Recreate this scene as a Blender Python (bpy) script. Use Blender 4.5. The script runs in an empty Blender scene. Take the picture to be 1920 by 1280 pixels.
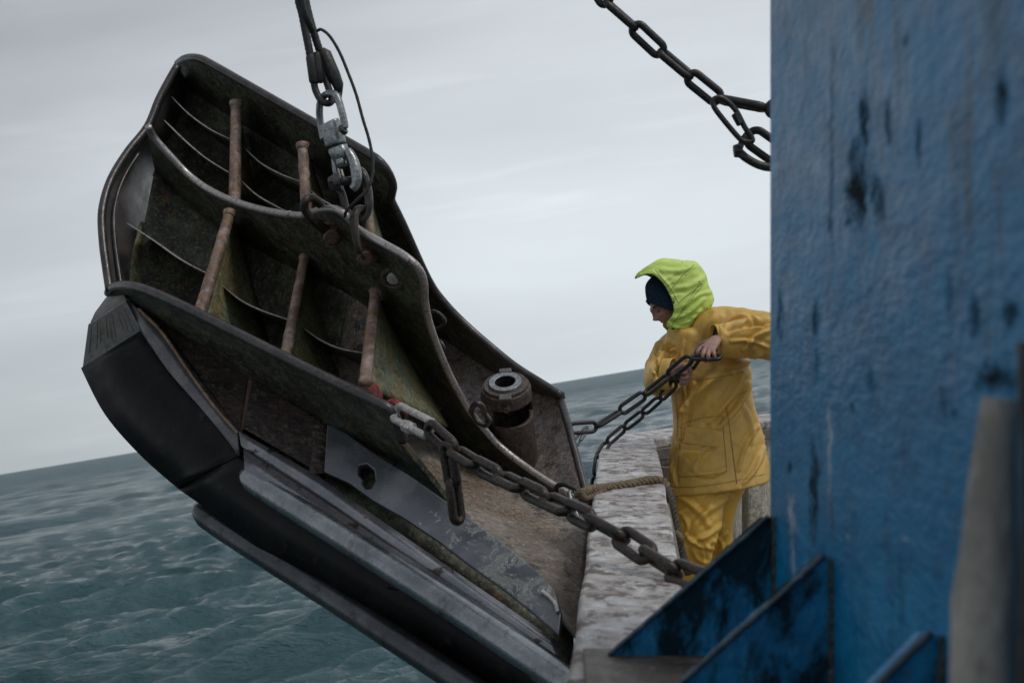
import bpy, bmesh, math, random
import numpy as np
from mathutils import Vector, Matrix, noise
random.seed(4)
rad = math.radians
S = bpy.context.scene
COL = S.collection

# ------------------------------------------------------------------ camera
F = 2667.0                       # focal length in pixels of a 1920 wide frame
ROLL, PITCH, H = rad(9.35), rad(1.91), 3.6
CAM = Vector((0, 0, H))
_f = Vector((0, math.cos(PITCH), math.sin(PITCH)))
_u0 = Vector((0, -math.sin(PITCH), math.cos(PITCH)))
_x0 = Vector((1, 0, 0))
RT = _x0*math.cos(ROLL) - _u0*math.sin(ROLL)
UP = _x0*math.sin(ROLL) + _u0*math.cos(ROLL)
FW = _f
cd = bpy.data.cameras.new('camera'); cam = bpy.data.objects.new('camera', cd); COL.objects.link(cam)
cd.sensor_width = 36; cd.lens = F/1920*36; cd.clip_start = 0.05; cd.clip_end = 20000
cam.matrix_world = Matrix((( RT.x, UP.x, -FW.x, CAM.x), (RT.y, UP.y, -FW.y, CAM.y), (RT.z, UP.z, -FW.z, CAM.z), (0, 0, 0, 1)))
cd.dof.use_dof = True; cd.dof.focus_distance = 5.9; cd.dof.aperture_fstop = 6.3
S.camera = cam

# ------------------------------------------------------------------ world and sun
SUN_EL, SUN_AZ = rad(52), rad(118)          # azimuth clockwise from +Y (ahead)
W = bpy.data.worlds.new('World'); S.world = W; W.use_nodes = True
nt = W.node_tree; nt.nodes.clear()
def wn(t, **k):
    n = nt.nodes.new(t)
    for a, b in k.items(): setattr(n, a, b)
    return n
wl = nt.links.new
out = wn('ShaderNodeOutputWorld')
sky = wn('ShaderNodeTexSky', sky_type='NISHITA', sun_disc=False, sun_elevation=SUN_EL, sun_rotation=SUN_AZ)
bg1 = wn('ShaderNodeBackground'); bg1.inputs[1].default_value = 0.05
wl(sky.outputs[0], bg1.inputs[0])
tc = wn('ShaderNodeTexCoord')
sep = wn('ShaderNodeSeparateXYZ'); wl(tc.outputs['Generated'], sep.inputs[0])
grad = wn('ShaderNodeValToRGB')
cr = grad.color_ramp
cr.elements[0].position = 0.0; cr.elements[0].color = (0.50, 0.547, 0.577, 1)
cr.elements[1].position = 1.0; cr.elements[1].color = (0.38, 0.405, 0.44, 1)
for p, c in ((0.06, (0.515, 0.56, 0.592, 1)), (0.22, (0.497, 0.53, 0.56, 1)), (0.42, (0.41, 0.436, 0.474, 1))):
    e = cr.elements.new(p); e.color = c
wl(sep.outputs['Z'], grad.inputs[0])
mp = wn('ShaderNodeMapping'); mp.inputs['Scale'].default_value = (1, 1, 4.2)
wl(tc.outputs['Generated'], mp.inputs[0])
n1 = wn('ShaderNodeTexNoise'); n1.inputs['Scale'].default_value = 1.7; n1.inputs['Detail'].default_value = 5; n1.inputs['Roughness'].default_value = .48
n1.inputs['Distortion'].default_value = .5
wl(mp.outputs[0], n1.inputs['Vector'])
mr = wn('ShaderNodeMapRange'); mr.inputs[1].default_value = .3; mr.inputs[2].default_value = .7; mr.inputs[3].default_value = 1.02; mr.inputs[4].default_value = 1.46
wl(n1.outputs[0], mr.inputs[0])
# sky colour dimmed towards the left, standing in for lens vignetting
mrx = wn('ShaderNodeMapRange'); mrx.inputs[1].default_value = -.45; mrx.inputs[2].default_value = .1; mrx.inputs[3].default_value = .66; mrx.inputs[4].default_value = 1.05
wl(sep.outputs['X'], mrx.inputs[0])
mul = wn('ShaderNodeMath', operation='MULTIPLY'); wl(mr.outputs[0], mul.inputs[0]); wl(mrx.outputs[0], mul.inputs[1])
# wispy streaks low over the horizon
mp2 = wn('ShaderNodeMapping'); mp2.inputs['Scale'].default_value = (2.2, 2.2, 26)
wl(tc.outputs['Generated'], mp2.inputs[0])
n2 = wn('ShaderNodeTexNoise'); n2.inputs['Scale'].default_value = 2.6; n2.inputs['Detail'].default_value = 4
wl(mp2.outputs[0], n2.inputs['Vector'])
mr2 = wn('ShaderNodeMapRange'); mr2.inputs[1].default_value = .58; mr2.inputs[2].default_value = .74; mr2.inputs[3].default_value = 1.0; mr2.inputs[4].default_value = 1.07
wl(n2.outputs[0], mr2.inputs[0])
mul2 = wn('ShaderNodeMath', operation='MULTIPLY'); wl(mul.outputs[0], mul2.inputs[0]); wl(mr2.outputs[0], mul2.inputs[1])
bg2 = wn('ShaderNodeBackground'); wl(grad.outputs[0], bg2.inputs[0]); wl(mul2.outputs[0], bg2.inputs[1])
mix = wn('ShaderNodeMixShader'); mix.inputs[0].default_value = .93
wl(bg1.outputs[0], mix.inputs[1]); wl(bg2.outputs[0], mix.inputs[2]); wl(mix.outputs[0], out.inputs[0])
sd = bpy.data.lights.new('sun', 'SUN'); sd.energy = 1.0; sd.angle = rad(18); sd.color = (1, .97, .92)
so = bpy.data.objects.new('sun', sd); COL.objects.link(so)
sdir = Vector((math.sin(SUN_AZ)*math.cos(SUN_EL), math.cos(SUN_AZ)*math.cos(SUN_EL), math.sin(SUN_EL)))
so.rotation_euler = sdir.to_track_quat('Z', 'Y').to_euler(); so.location = sdir*50
S.view_settings.view_transform = 'Standard'; S.view_settings.look = 'None'
S.view_settings.exposure = 0.10; S.view_settings.gamma = 1

# ------------------------------------------------------------------ helpers
def B(x, y, z): return CAM + RT*x + FW*y + UP*z      # boat frame (x right, y ahead, z up) to world
def V(px, py, d): return B((px-960)/F*d, d, (640-py)/F*d)
def W2B(p):
    q = p-CAM; return Vector((q.dot(RT), q.dot(FW), q.dot(UP)))
class Plane:
    def __init__(s, a, b, c):
        s.p = a; s.n = (b-a).cross(c-a).normalized()
        if s.n.dot(a-CAM) < 0: s.n = -s.n            # normal points away from the camera
    def __call__(s, px, py, off=0.0):
        d = V(px, py, 1)-CAM
        t = ((s.p + s.n*off)-CAM).dot(s.n)/d.dot(s.n)
        return CAM + d*t
DOWN = Vector((0, 0, -1))

def cr_spline(P, n=8, closed=False):
    P = [Vector(p) for p in P]; out = []
    N = len(P); rng = range(N) if closed else range(N-1)
    for i in rng:
        if closed: a, b, c, d = P[(i-1) % N], P[i], P[(i+1) % N], P[(i+2) % N]
        else: a, b, c, d = P[max(i-1, 0)], P[i], P[i+1], P[min(i+2, N-1)]
        for k in range(n):
            t = k/n
            out.append(.5*((2*b)+(c-a)*t+(2*a-5*b+4*c-d)*t*t+(3*b-a-3*c+d)*t**3))
    if not closed: out.append(P[-1])
    return out
def spl2(P, n=6): return [(v.x, v.y) for v in cr_spline([(a, b, 0) for a, b in P], n)]
def resample(P, n):
    L = [0]
    for a, b in zip(P, P[1:]): L.append(L[-1]+(b-a).length)
    out = []; j = 0
    for k in range(n):
        t = L[-1]*k/(n-1)
        while j < len(P)-2 and L[j+1] < t: j += 1
        s = (t-L[j])/max(L[j+1]-L[j], 1e-9); out.append(P[j].lerp(P[j+1], min(max(s, 0), 1)))
    return out

class MB:
    def __init__(s): s.v = []; s.f = []
    def add(s, vs, fs):
        o = len(s.v); s.v += [Vector(v) for v in vs]; s.f += [[i+o for i in f] for f in fs]; return s
    def prism(s, pts, ext):
        n = len(pts); vs = list(pts)+[p+ext for p in pts]
        fs = [list(range(n))[::-1], list(range(n, 2*n))]+[[i, (i+1) % n, n+(i+1) % n, n+i] for i in range(n)]
        return s.add(vs, fs)
    def grid(s, rows, closed=False):
        n = len(rows[0]); vs = [p for r in rows for p in r]; fs = []
        for i in range(len(rows)-1):
            for j in range(n if closed else n-1):
                k = (j+1) % n
                fs.append([i*n+j, i*n+k, (i+1)*n+k, (i+1)*n+j])
        return s.add(vs, fs)
    def tube(s, P, r, seg=10, closed=False, caps=True, flat=1.0, ref=None, jit=0):
        P = [Vector(p) for p in P]; n = len(P)
        R = r if isinstance(r, (list, tuple)) else [r]*n
        tg = []
        for i in range(n):
            a = P[(i-1) % n] if closed else P[max(i-1, 0)]
            b = P[(i+1) % n] if closed else P[min(i+1, n-1)]
            t = b-a
            tg.append(t.normalized() if t.length > 1e-9 else Vector((0, 0, 1)))
        u = ref or Vector((0.13, 0.77, 0.61)); u = (u-tg[0]*u.dot(tg[0])).normalized()
        rows = []
        for i in range(n):
            u = u-tg[i]*u.dot(tg[i])
            u.normalize(); w = tg[i].cross(u)
            rows.append([P[i]+(u*math.cos(2*math.pi*k/seg)*flat+w*math.sin(2*math.pi*k/seg))*R[i]*(1+jit*(random.random()-.5)) for k in range(seg)])
        if closed: rows.append(rows[0])
        o = len(s.v); s.grid(rows, True)
        if caps and not closed:
            s.f.append([o+k for k in range(seg)][::-1]); s.f.append([o+(n-1)*seg+k for k in range(seg)])
        return s
    def box(s, c, ax, ay, az):
        vs = [c+ax*i+ay*j+az*k for i in (-1, 1) for j in (-1, 1) for k in (-1, 1)]
        return s.add(vs, [[0, 1, 3, 2], [4, 6, 7, 5], [0, 4, 5, 1], [2, 3, 7, 6], [0, 2, 6, 4], [1, 5, 7, 3]])
    def build(s, name, m, parent=None, bevel=0, smooth=False, seg=2, wob=0, sub=0, solid=0, loc=None):
        base = Vector((0, 0, 0)); p = parent
        while p is not None: base = base+p.location; p = p.parent
        if parent is None:
            if loc is None:
                c = sum(s.v, Vector((0, 0, 0)))/len(s.v); loc = Vector((c.x, c.y, min(v.z for v in s.v)))
            base = loc
        me = bpy.data.meshes.new(name); me.from_pydata([v-base for v in s.v], [], s.f); me.validate(); me.update()
        bm = bmesh.new(); bm.from_mesh(me)
        bmesh.ops.remove_doubles(bm, verts=bm.verts, dist=1e-5)
        bmesh.ops.recalc_face_normals(bm, faces=bm.faces); bm.to_mesh(me); bm.free()
        if smooth: me.polygons.foreach_set('use_smooth', [True]*len(me.polygons))
        o = bpy.data.objects.new(name, me); COL.objects.link(o)
        if m: me.materials.append(m)
        if parent is not None: o.parent = parent
        else: o.location = loc
        if solid:
            q = o.modifiers.new('solid', 'SOLIDIFY'); q.thickness = solid; q.offset = 0
        if bevel:
            q = o.modifiers.new('bevel', 'BEVEL'); q.width = bevel; q.segments = seg; q.limit_method = 'ANGLE'; q.angle_limit = rad(35); q.harden_normals = False
            if not smooth: me.polygons.foreach_set('use_smooth', [False]*len(me.polygons))
        if sub:
            q = o.modifiers.new('sub', 'SUBSURF'); q.levels = sub; q.render_levels = sub
        return o
def thing(name, label, cat, loc, group=None):
    o = bpy.data.objects.new(name, None); COL.objects.link(o); o.location = loc; o.empty_display_size = .1
    o['label'] = label; o['category'] = cat
    if group: o['group'] = group
    return o
def tag(o, label, cat, group=None):
    o['label'] = label; o['category'] = cat
    if group: o['group'] = group
    return o

# ------------------------------------------------------------------ materials
def newmat(name):
    m = bpy.data.materials.new(name); m.use_nodes = True; t = m.node_tree; t.nodes.clear()
    o = t.nodes.new('ShaderNodeOutputMaterial'); b = t.nodes.new('ShaderNodeBsdfPrincipled')
    t.links.new(b.outputs[0], o.inputs[0]); return m, t, b
def N(t, ty, **k):
    n = t.nodes.new(ty)
    for a, b in k.items():
        if a in ('scale', 'detail', 'rough', 'dist'):
            n.inputs[{'scale': 'Scale', 'detail': 'Detail', 'rough': 'Roughness', 'dist': 'Distortion'}[a]].default_value = b
        else: setattr(n, a, b)
    return n
def ramp(t, stops, src, interp='LINEAR'):
    r = t.nodes.new('ShaderNodeValToRGB'); r.color_ramp.interpolation = interp
    e = r.color_ramp.elements
    while len(e) < len(stops): e.new(.5)
    for q, (p, c) in zip(e, stops):
        q.position = p; q.color = (c, c, c, 1) if isinstance(c, (int, float)) else (*c, 1)
    t.links.new(src, r.inputs[0]); return r.outputs[0]
def mixc(t, fac, a, b):
    n = t.nodes.new('ShaderNodeMix'); n.data_type = 'RGBA'
    for s_, i in ((fac, 0), (a, 6), (b, 7)):
        if isinstance(s_, (int, float)): n.inputs[i].default_value = s_
        elif isinstance(s_, tuple): n.inputs[i].default_value = (*s_, 1)
        else: t.links.new(s_, n.inputs[i])
    return n.outputs[2]
def coords(t, sc=(1, 1, 1), frame=True):
    # world position turned into the boat's frame (x right, y ahead, z up)
    g = t.nodes.new('ShaderNodeNewGeometry')
    m = t.nodes.new('ShaderNodeMapping'); m.vector_type = 'POINT'
    m.inputs['Rotation'].default_value = (0, rad(-9.35), 0) if frame else (0, 0, 0)
    t.links.new(g.outputs['Position'], m.inputs[0])
    m2 = t.nodes.new('ShaderNodeMapping'); m2.inputs['Scale'].default_value = sc
    t.links.new(m.outputs[0], m2.inputs[0]); return m2.outputs[0]
def noise_(t, vec, scale, detail=6, rough=.6, dist=0):
    n = N(t, 'ShaderNodeTexNoise', scale=scale, detail=detail, rough=rough, dist=dist); t.links.new(vec, n.inputs['Vector']); return n.outputs[0]
def bump(t, b, hs, strength, dist):
    prev = None
    for h, st in zip(hs, strength):
        n = t.nodes.new('ShaderNodeBump'); n.inputs['Strength'].default_value = st; n.inputs['Distance'].default_value = dist
        t.links.new(h, n.inputs['Height'])
        if prev: t.links.new(prev, n.inputs['Normal'])
        prev = n.outputs[0]
    t.links.new(prev, b.inputs['Normal'])

def steel(name, c1, c2, c3=None, scale=14, mixlo=.42, mixhi=.62, rough=(.35, .7), metal=0.0, bs=.35, bd=.004, fine=120, spec=.5, spk=1.0, sc=(1, 1, 1), c3lo=.58, c3hi=.66):
    m, t, b = newmat(name); co = coords(t, sc)
    big = noise_(t, co, scale, 8, .65, .3); sm = noise_(t, co, fine, 4, .7); mid = noise_(t, co, scale*3.1, 6, .65)
    f = ramp(t, [(mixlo, 0.0), (mixhi, 1.0)], big)
    col = mixc(t, f, c1, c2)
    if c3: col = mixc(t, ramp(t, [(c3lo, 0.0), (c3hi, 1.0)], mid), col, c3)
    gr = noise_(t, co, fine*.42, 7, .75, .4)
    col = mixc(t, ramp(t, [(.40, 0.0), (.60, .85*spk)], gr), col, tuple(x*.30 for x in c1))
    col = mixc(t, ramp(t, [(.53, 0.0), (.68, .75*spk)], sm), col, tuple(min(.8, x*1.9) for x in c2))
    t.links.new(col, b.inputs['Base Color'])
    t.links.new(ramp(t, [(.35, rough[0]), (.65, rough[1])], mid), b.inputs['Roughness'])
    b.inputs['Metallic'].default_value = metal; b.inputs['Specular IOR Level'].default_value = spec
    bump(t, b, [mid, sm], [bs, bs*.8], bd)
    return m
M = {}
M['inner'] = steel('grimy green black steel', (.042, .040, .028), (.115, .125, .08), (.20, .11, .045), 8, .44, .60, (.4, .75), 0, .8, .006, 75, c3lo=.56, c3hi=.66, spk=.9)
M['wall'] = steel('rust speckled steel', (.20, .145, .10), (.34, .30, .26), (.06, .046, .037), 4.5, .4, .62, (.28, .6), .1, .8, .005, 90, spec=.5, c3lo=.54, c3hi=.64, spk=.7)
M['gusset'] = steel('green and ochre steel', (.24, .18, .075), (.17, .22, .14), (.06, .05, .03), 9, .44, .58, (.45, .75), 0, .6, .004, 90)
M['edge'] = steel('worn plate edge', (.42, .38, .36), (.50, .46, .45), (.14, .08, .05), 25, .4, .6, (.25, .45), .6, .3, .002, 200, spk=.4, c3lo=.57, c3hi=.63)
M['rim'] = steel('dark bare rim', (.05, .048, .05), (.10, .088, .086), (.13, .07, .04), 18, .4, .65, (.22, .42), .45, .25, .002, 200, spk=.4, c3lo=.62, c3hi=.7)
M['foil'] = steel('grey brown foil steel', (.085, .078, .075), (.14, .12, .11), (.14, .075, .045), 6, .4, .62, (.3, .5), .2, .3, .003, 160, spk=.35, c3lo=.6, c3hi=.7)
M['bar'] = steel('flaking rusty bar', (.40, .30, .25), (.13, .08, .06), (.32, .15, .045), 15, .44, .56, (.35, .65), 0, .9, .004, 60, spk=.9, c3lo=.52, c3hi=.58)
M['shoe'] = steel('worn black shoe steel', (.004, .0042, .0048), (.012, .012, .0125), (.035, .03, .026), 5, .42, .62, (.25, .42), 0, .3, .002, 120, spec=.13, spk=.4, c3lo=.60, c3hi=.72)
M['shoeside'] = steel('scuffed grey shoe steel', (.11, .11, .12), (.20, .19, .19), (.16, .10, .065), 7, .42, .62, (.25, .42), .5, .35, .002, 160, spk=.25, c3lo=.6, c3hi=.68)
M['web'] = steel('wet brown steel', (.085, .058, .045), (.03, .028, .03), (.17, .12, .09), 11, .40, .60, (.10, .28), .25, 1.0, .008, 50, spk=.5, c3lo=.52, c3hi=.70)
M['ledge'] = steel('wet rubbed steel', (.17, .18, .20), (.27, .27, .285), (.06, .045, .04), 6, .42, .62, (.16, .34), .75, .3, .002, 140, spk=.15, c3lo=.58, c3hi=.63)
M['rail'] = steel('polished shoe rail', (.19, .205, .215), (.31, .33, .34), (.10, .095, .09), 5, .42, .60, (.16, .34), .9, .25, .0015, 120, spk=.25, c3lo=.58, c3hi=.70)
M['scar'] = steel('orange scuffed edge', (.34, .22, .15), (.24, .14, .08), (.12, .09, .08), 30, .4, .6, (.4, .7), 0, .6, .003, 90)
M['chain'] = steel('dark chain steel', (.028, .022, .019), (.06, .046, .038), (.16, .08, .038), 30, .4, .62, (.3, .5), .4, .4, .0015, 250, c3lo=.55, c3hi=.65)
M['chainblack'] = steel('black chain steel', (.022, .021, .021), (.045, .04, .038), None, 40, .4, .65, (.3, .5), .3, .3, .001, 250)
M['galv'] = steel('galvanised steel', (.42, .44, .44), (.28, .30, .30), (.2, .17, .11), 30, .4, .6, (.25, .42), .75, .25, .001, 200, c3lo=.62, c3hi=.7)
M['linkwhite'] = steel('pale worn quick link', (.62, .60, .56), (.45, .43, .4), (.28, .2, .12), 40, .4, .65, (.35, .5), .2, .2, .001, 200, c3lo=.62, c3hi=.7)
M['bolt'] = steel('rusty bolt', (.21, .11, .075), (.10, .06, .05), (.30, .2, .16), 60, .4, .6, (.35, .6), .2, .5, .0015, 200)
M['socket'] = steel('brown socket steel', (.075, .052, .042), (.115, .085, .072), (.04, .03, .028), 9, .4, .62, (.35, .6), .15, .4, .003, 150)
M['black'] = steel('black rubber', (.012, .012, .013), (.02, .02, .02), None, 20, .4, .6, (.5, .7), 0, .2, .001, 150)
M['wire'] = steel('greased wire rope', (.025, .024, .024), (.05, .046, .042), None, 60, .4, .6, (.4, .6), .2, .4, .001, 250)
M['redpaint'] = steel('chipped red paint', (.42, .05, .045), (.05, .03, .028), (.05, .035, .03), 22, .46, .52, (.35, .5), 0, .4, .001, 200, c3lo=.55, c3hi=.6)

# panel with mud splashes
m, t, b = newmat('wet painted panel with mud'); co = coords(t)
n = noise_(t, co, 9, 6, .65, .4)
col = mixc(t, ramp(t, [(.4, 0.0), (.62, 1.0)], n), (.12, .13, .145), (.18, .185, .20))
geo = t.nodes.new('ShaderNodeNewGeometry')
vm = t.nodes.new('ShaderNodeVectorMath'); vm.operation = 'DISTANCE'; t.links.new(geo.outputs['Position'], vm.inputs[0])
vm.inputs[1].default_value = V(990, 1075, 3.9)
near = ramp(t, [(0.08, .17), (.55, -0.0)], vm.outputs['Value'])
mud = noise_(t, co, 11, 8, .72, 1.1)
ad = t.nodes.new('ShaderNodeMath'); ad.operation = 'ADD'; t.links.new(mud, ad.inputs[0]); t.links.new(near, ad.inputs[1])
mf = ramp(t, [(.655, 0.0), (.69, 1.0)], ad.outputs[0])
col = mixc(t, mf, col, (.24, .25, .235)); t.links.new(col, b.inputs['Base Color'])
t.links.new(ramp(t, [(.4, .22), (.65, .34)], n), b.inputs['Roughness']); b.inputs['Metallic'].default_value = .6
bump(t, b, [n, mf, noise_(t, co, 150, 3)], [.12, .5, .08], .003); M['panel'] = m

# green painted bolt face
M['green'] = steel('green painted bolt end', (.02, .16, .08), (.02, .09, .05), None, 60, .4, .6, (.5, .6))

# blue boat paint
def boatco(t):
    g = t.nodes.new('ShaderNodeNewGeometry'); sb = t.nodes.new('ShaderNodeVectorMath'); sb.operation = 'SUBTRACT'
    t.links.new(g.outputs['Position'], sb.inputs[0]); sb.inputs[1].default_value = CAM
    cb = t.nodes.new('ShaderNodeCombineXYZ')
    for i, ax in enumerate((RT, FW, UP)):
        d = t.nodes.new('ShaderNodeVectorMath'); d.operation = 'DOT_PRODUCT'; t.links.new(sb.outputs[0], d.inputs[0]); d.inputs[1].default_value = ax
        t.links.new(d.outputs['Value'], cb.inputs[i])
    return cb.outputs[0]
def vmap(t, v, sc=(1, 1, 1), loc=(0, 0, 0)):
    m = t.nodes.new('ShaderNodeMapping'); m.inputs['Scale'].default_value = sc; m.inputs['Location'].default_value = loc
    t.links.new(v, m.inputs[0]); return m.outputs[0]
# drips and scars on the plate: (depth along the boat, top height, bottom height, half width, strength)
STAINS = [(1620, 175, 300, 9, 1), (1612, 290, 430, 26, 1.0), (1600, 250, 330, 12, .7), (1650, 340, 420, 10, .6), (1665, 170, 290, 8, .6), (1722, 210, 310, 7, .7), (1878, 115, 240, 13, .95), (1528, 555, 640, 7, .8), (1462, 540, 640, 6, .6), (1526, 815, 1040, 10, .9), (1480, 860, 890, 5, .9), (1557, 395, 440, 5, .6),
    (1830, 555, 640, 13, .8), (1895, 550, 620, 18, .9), (1870, 670, 745, 34, 1.0), (1777, 500, 620, 7, .5), (1632, 680, 750, 8, .5), (1600, 745, 780, 6, .6), (1700, 60, 90, 6, .4), (1690, 1000, 1200, 8, .4), (1530, 640, 720, 6, .5), (1770, 720, 800, 9, .45), (1790, 760, 790, 7, .6), (1560, 60, 560, 5, .35)]
LIGHTS = [(1556, 745, 930, 4.5, .8), (1484, 920, 1010, 8, .8), (1487, 990, 1100, 4, .5), (1590, 1000, 1010, 3, .8), (1697, 1005, 1016, 4, .8), (1512, 1050, 1085, 5, .6), (1620, 520, 560, 3, .3), (1836, 540, 560, 4, .3)]
def marks(t, bc, L, warp):
    tot = None
    for px, y0, y1, hw, st in L:
        d = .405*F/(px-960); zc = (640-(y0+y1)/2)/F*d; hz = (y1-y0)/2/F*d*1.15; hy = 1.35*hw*d*d/(.405*F)
        v = vmap(t, bc, (0, 1/hy, 1/hz), (0, -d/hy, -zc/hz))
        ad = t.nodes.new('ShaderNodeVectorMath'); ad.operation = 'ADD'; t.links.new(v, ad.inputs[0]); t.links.new(warp, ad.inputs[1])
        ln = t.nodes.new('ShaderNodeVectorMath'); ln.operation = 'LENGTH'; t.links.new(ad.outputs[0], ln.inputs[0])
        r = ramp(t, [(.25, st*.95), (.95, 0.0)], ln.outputs['Value'])
        if tot is None: tot = r
        else:
            mx = t.nodes.new('ShaderNodeMath'); mx.operation = 'MAXIMUM'; t.links.new(tot, mx.inputs[0]); t.links.new(r, mx.inputs[1]); tot = mx.outputs[0]
    return tot
def blue(name, dirty):
    m, t, b = newmat(name); bc = boatco(t); co = vmap(t, bc, (1, .3, 1)); st = vmap(t, bc, (1, .35, .12)) if not dirty else vmap(t, bc, (1, 1, .45)); pl = vmap(t, bc, (1, .3, .6))
    base = mixc(t, ramp(t, [(.35, 0.0), (.68, 1.0)], noise_(t, co, 5, 5, .6)), (.001, .155, .335), (.003, .205, .425))
    lt = noise_(t, pl, 26, 7, .72); base = mixc(t, ramp(t, [(.50, 0.0), (.68, .65)], lt), base, (.02, .25, .47))
    base = mixc(t, ramp(t, [(.50, 0.0), (.62, .6)], noise_(t, vmap(t, bc, (1, .3, .25), (3, 1, 2)), 40, 6, .7)), base, (.002, .09, .21))
    s1 = noise_(t, st, 13 if not dirty else 10, 8, .66, .35); lo = .60-.155*dirty
    base = mixc(t, ramp(t, [(lo, 0.0), (lo+.09, .75+.2*dirty)], s1), base, (.012, .018, .018))
    s2 = noise_(t, st, 31, 6, .65); base = mixc(t, ramp(t, [(.62-.05*dirty, 0.0), (.70, .8)], s2), base, (.05, .028, .016))
    if not dirty:
        w = noise_(t, vmap(t, bc, (1, .5, 1)), 34, 6, .75); wc = t.nodes.new('ShaderNodeCombineXYZ')
        wm = t.nodes.new('ShaderNodeMapRange'); wm.inputs[1].default_value = .3; wm.inputs[2].default_value = .7; wm.inputs[3].default_value = -.75; wm.inputs[4].default_value = .75; t.links.new(w, wm.inputs[0])
        t.links.new(wm.outputs[0], wc.inputs[1])
        w2 = noise_(t, vmap(t, bc, (1, 1.5, 1.5), (5, 5, 5)), 20, 6, .75); wm2 = t.nodes.new('ShaderNodeMapRange'); wm2.inputs[1].default_value = .3; wm2.inputs[2].default_value = .7; wm2.inputs[3].default_value = -.5; wm2.inputs[4].default_value = .5; t.links.new(w2, wm2.inputs[0]); t.links.new(wm2.outputs[0], wc.inputs[2])
        mk = marks(t, bc, STAINS, wc.outputs[0]); base = mixc(t, mk, base, (.014, .016, .013))
        base = mixc(t, marks(t, bc, LIGHTS, wc.outputs[0]), base, (.42, .5, .56))
    t.links.new(base, b.inputs['Base Color'])
    if dirty: mk = ramp(t, [(lo, 0.0), (lo+.09, 1.0)], s1)
    t.links.new(mixc(t, mk, ramp(t, [(.3, .27), (.7, .5)], lt), (.9, .9, .9)), b.inputs['Roughness'])
    t.links.new(mixc(t, mk, (.40, .40, .40), (.03, .03, .03)), b.inputs['Specular IOR Level'])
    bump(t, b, [noise_(t, vmap(t, bc, (1, .3, .8)), 11, 5, .6, .4), noise_(t, vmap(t, bc, (1, .35, .9)), 48, 6, .65), s1], [.35, .8, .3], .008); return m
M['blue'] = blue('thick weathered blue paint', 0.0); M['bluedirty'] = blue('dirty blue gusset paint', .85)
M['blueedge'] = steel('scraped blue edge', (.10, .16, .20), (.04, .06, .07), (.3, .3, .28), 30, .4, .6, (.4, .6), .1, .4, .002, 120)
M['weld'] = steel('lumpy weld bead', (.02, .04, .05), (.04, .06, .06), (.1, .06, .04), 40, .4, .6, (.35, .6), .1, .8, .003, 120)

# white weathered gunwale
m, t, b = newmat('weathered white paint over steel'); co = coords(t, (1, .75, 1)); c1 = coords(t, (.8, .7, 1))
n1_ = noise_(t, co, 9, 7, .65, .6); n2_ = noise_(t, c1, 17, 8, .7, .5); n3_ = noise_(t, coords(t), 90, 4, .6)
col = mixc(t, ramp(t, [(.40, 0.0), (.58, 1.0)], n1_), (.30, .265, .245), (.56, .55, .55))
ch_ = noise_(t, co, 15, 10, .74, .35)
col = mixc(t, ramp(t, [(.44, 0.0), (.60, .6)], n2_), col, (.19, .145, .115))
col = mixc(t, ramp(t, [(.515, 0.0), (.56, .9)], ch_), col, (.085, .058, .043))
col = mixc(t, ramp(t, [(.56, 0.0), (.60, .8)], noise_(t, co, 55, 7, .75)), col, (.10, .085, .075))
col = mixc(t, ramp(t, [(.60, 0.0), (.64, .7)], noise_(t, c1, 27, 8, .75, 1)), col, (.72, .72, .73))
t.links.new(col, b.inputs['Base Color']); t.links.new(ramp(t, [(.38, .30), (.60, .60)], ch_), b.inputs['Roughness'])
bump(t, b, [n1_, ch_, n3_, noise_(t, coords(t), 26, 5, .65)], [.2, .4, .2, .25], .007); M['gunwale'] = m
M['cream'] = steel('cracked cream paint', (.50, .47, .40), (.42, .38, .30), (.22, .17, .12), 6, .4, .65, (.4, .6), 0, .5, .003, 60, c3lo=.68, c3hi=.74)
M['railbrown'] = steel('stained bulwark steel', (.18, .14, .10), (.09, .07, .055), (.32, .28, .23), 11, .4, .6, (.4, .65), 0, .6, .004, 90)
M['hull'] = steel('dark stained hull plate', (.05, .04, .035), (.10, .085, .075), (.2, .18, .17), 8, .4, .62, (.3, .6), 0, .6, .005, 90)
M['railshade'] = steel('shaded shoe rail', (.07, .075, .08), (.11, .115, .12), (.035, .035, .033), 5, .42, .62, (.22, .4), .8, .25, .0015, 120, spk=.25, c3lo=.58, c3hi=.70)  # darker copy of the rail: underside shade put into the colour
M['nosetop'] = steel('scuffed nose face', (.26, .25, .24), (.16, .155, .15), (.10, .08, .06), 9, .42, .62, (.3, .5), .4, .35, .002, 160, spk=.5)
M['wallup'] = steel('wet rust wall with painted sky sheen', (.26, .20, .165), (.40, .36, .36), (.10, .06, .035), 5, .42, .60, (.2, .5), .25, .8, .005, 90, spk=.7, c3lo=.54, c3hi=.64)  # upper wall lightened: purple grey sky sheen put into its colours
M['pole'] = steel('grey weathered pole', (.40, .38, .345), (.30, .28, .255), (.16, .145, .13), 14, .4, .65, (.6, .8), 0, .5, .004, 60, sc=(1, 1, .35), c3lo=.55, c3hi=.68, spk=.7)
M['deck'] = steel('wet deck', (.12, .11, .10), (.18, .16, .14), None, 3, .4, .6, (.3, .6), 0, .4, .004, 50)
M['rope'] = steel('frayed tan rope', (.25, .185, .11), (.15, .108, .062), (.38, .32, .23), 45, .4, .6, (.8, .95), 0, .9, .003, 220)
M['ropedark'] = steel('dark tan rope', (.10, .08, .055), (.06, .05, .04), (.15, .12, .09), 45, .4, .6, (.7, .95), 0, .9, .003, 220)  # darker brown for the length hanging inside the bulwark
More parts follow.
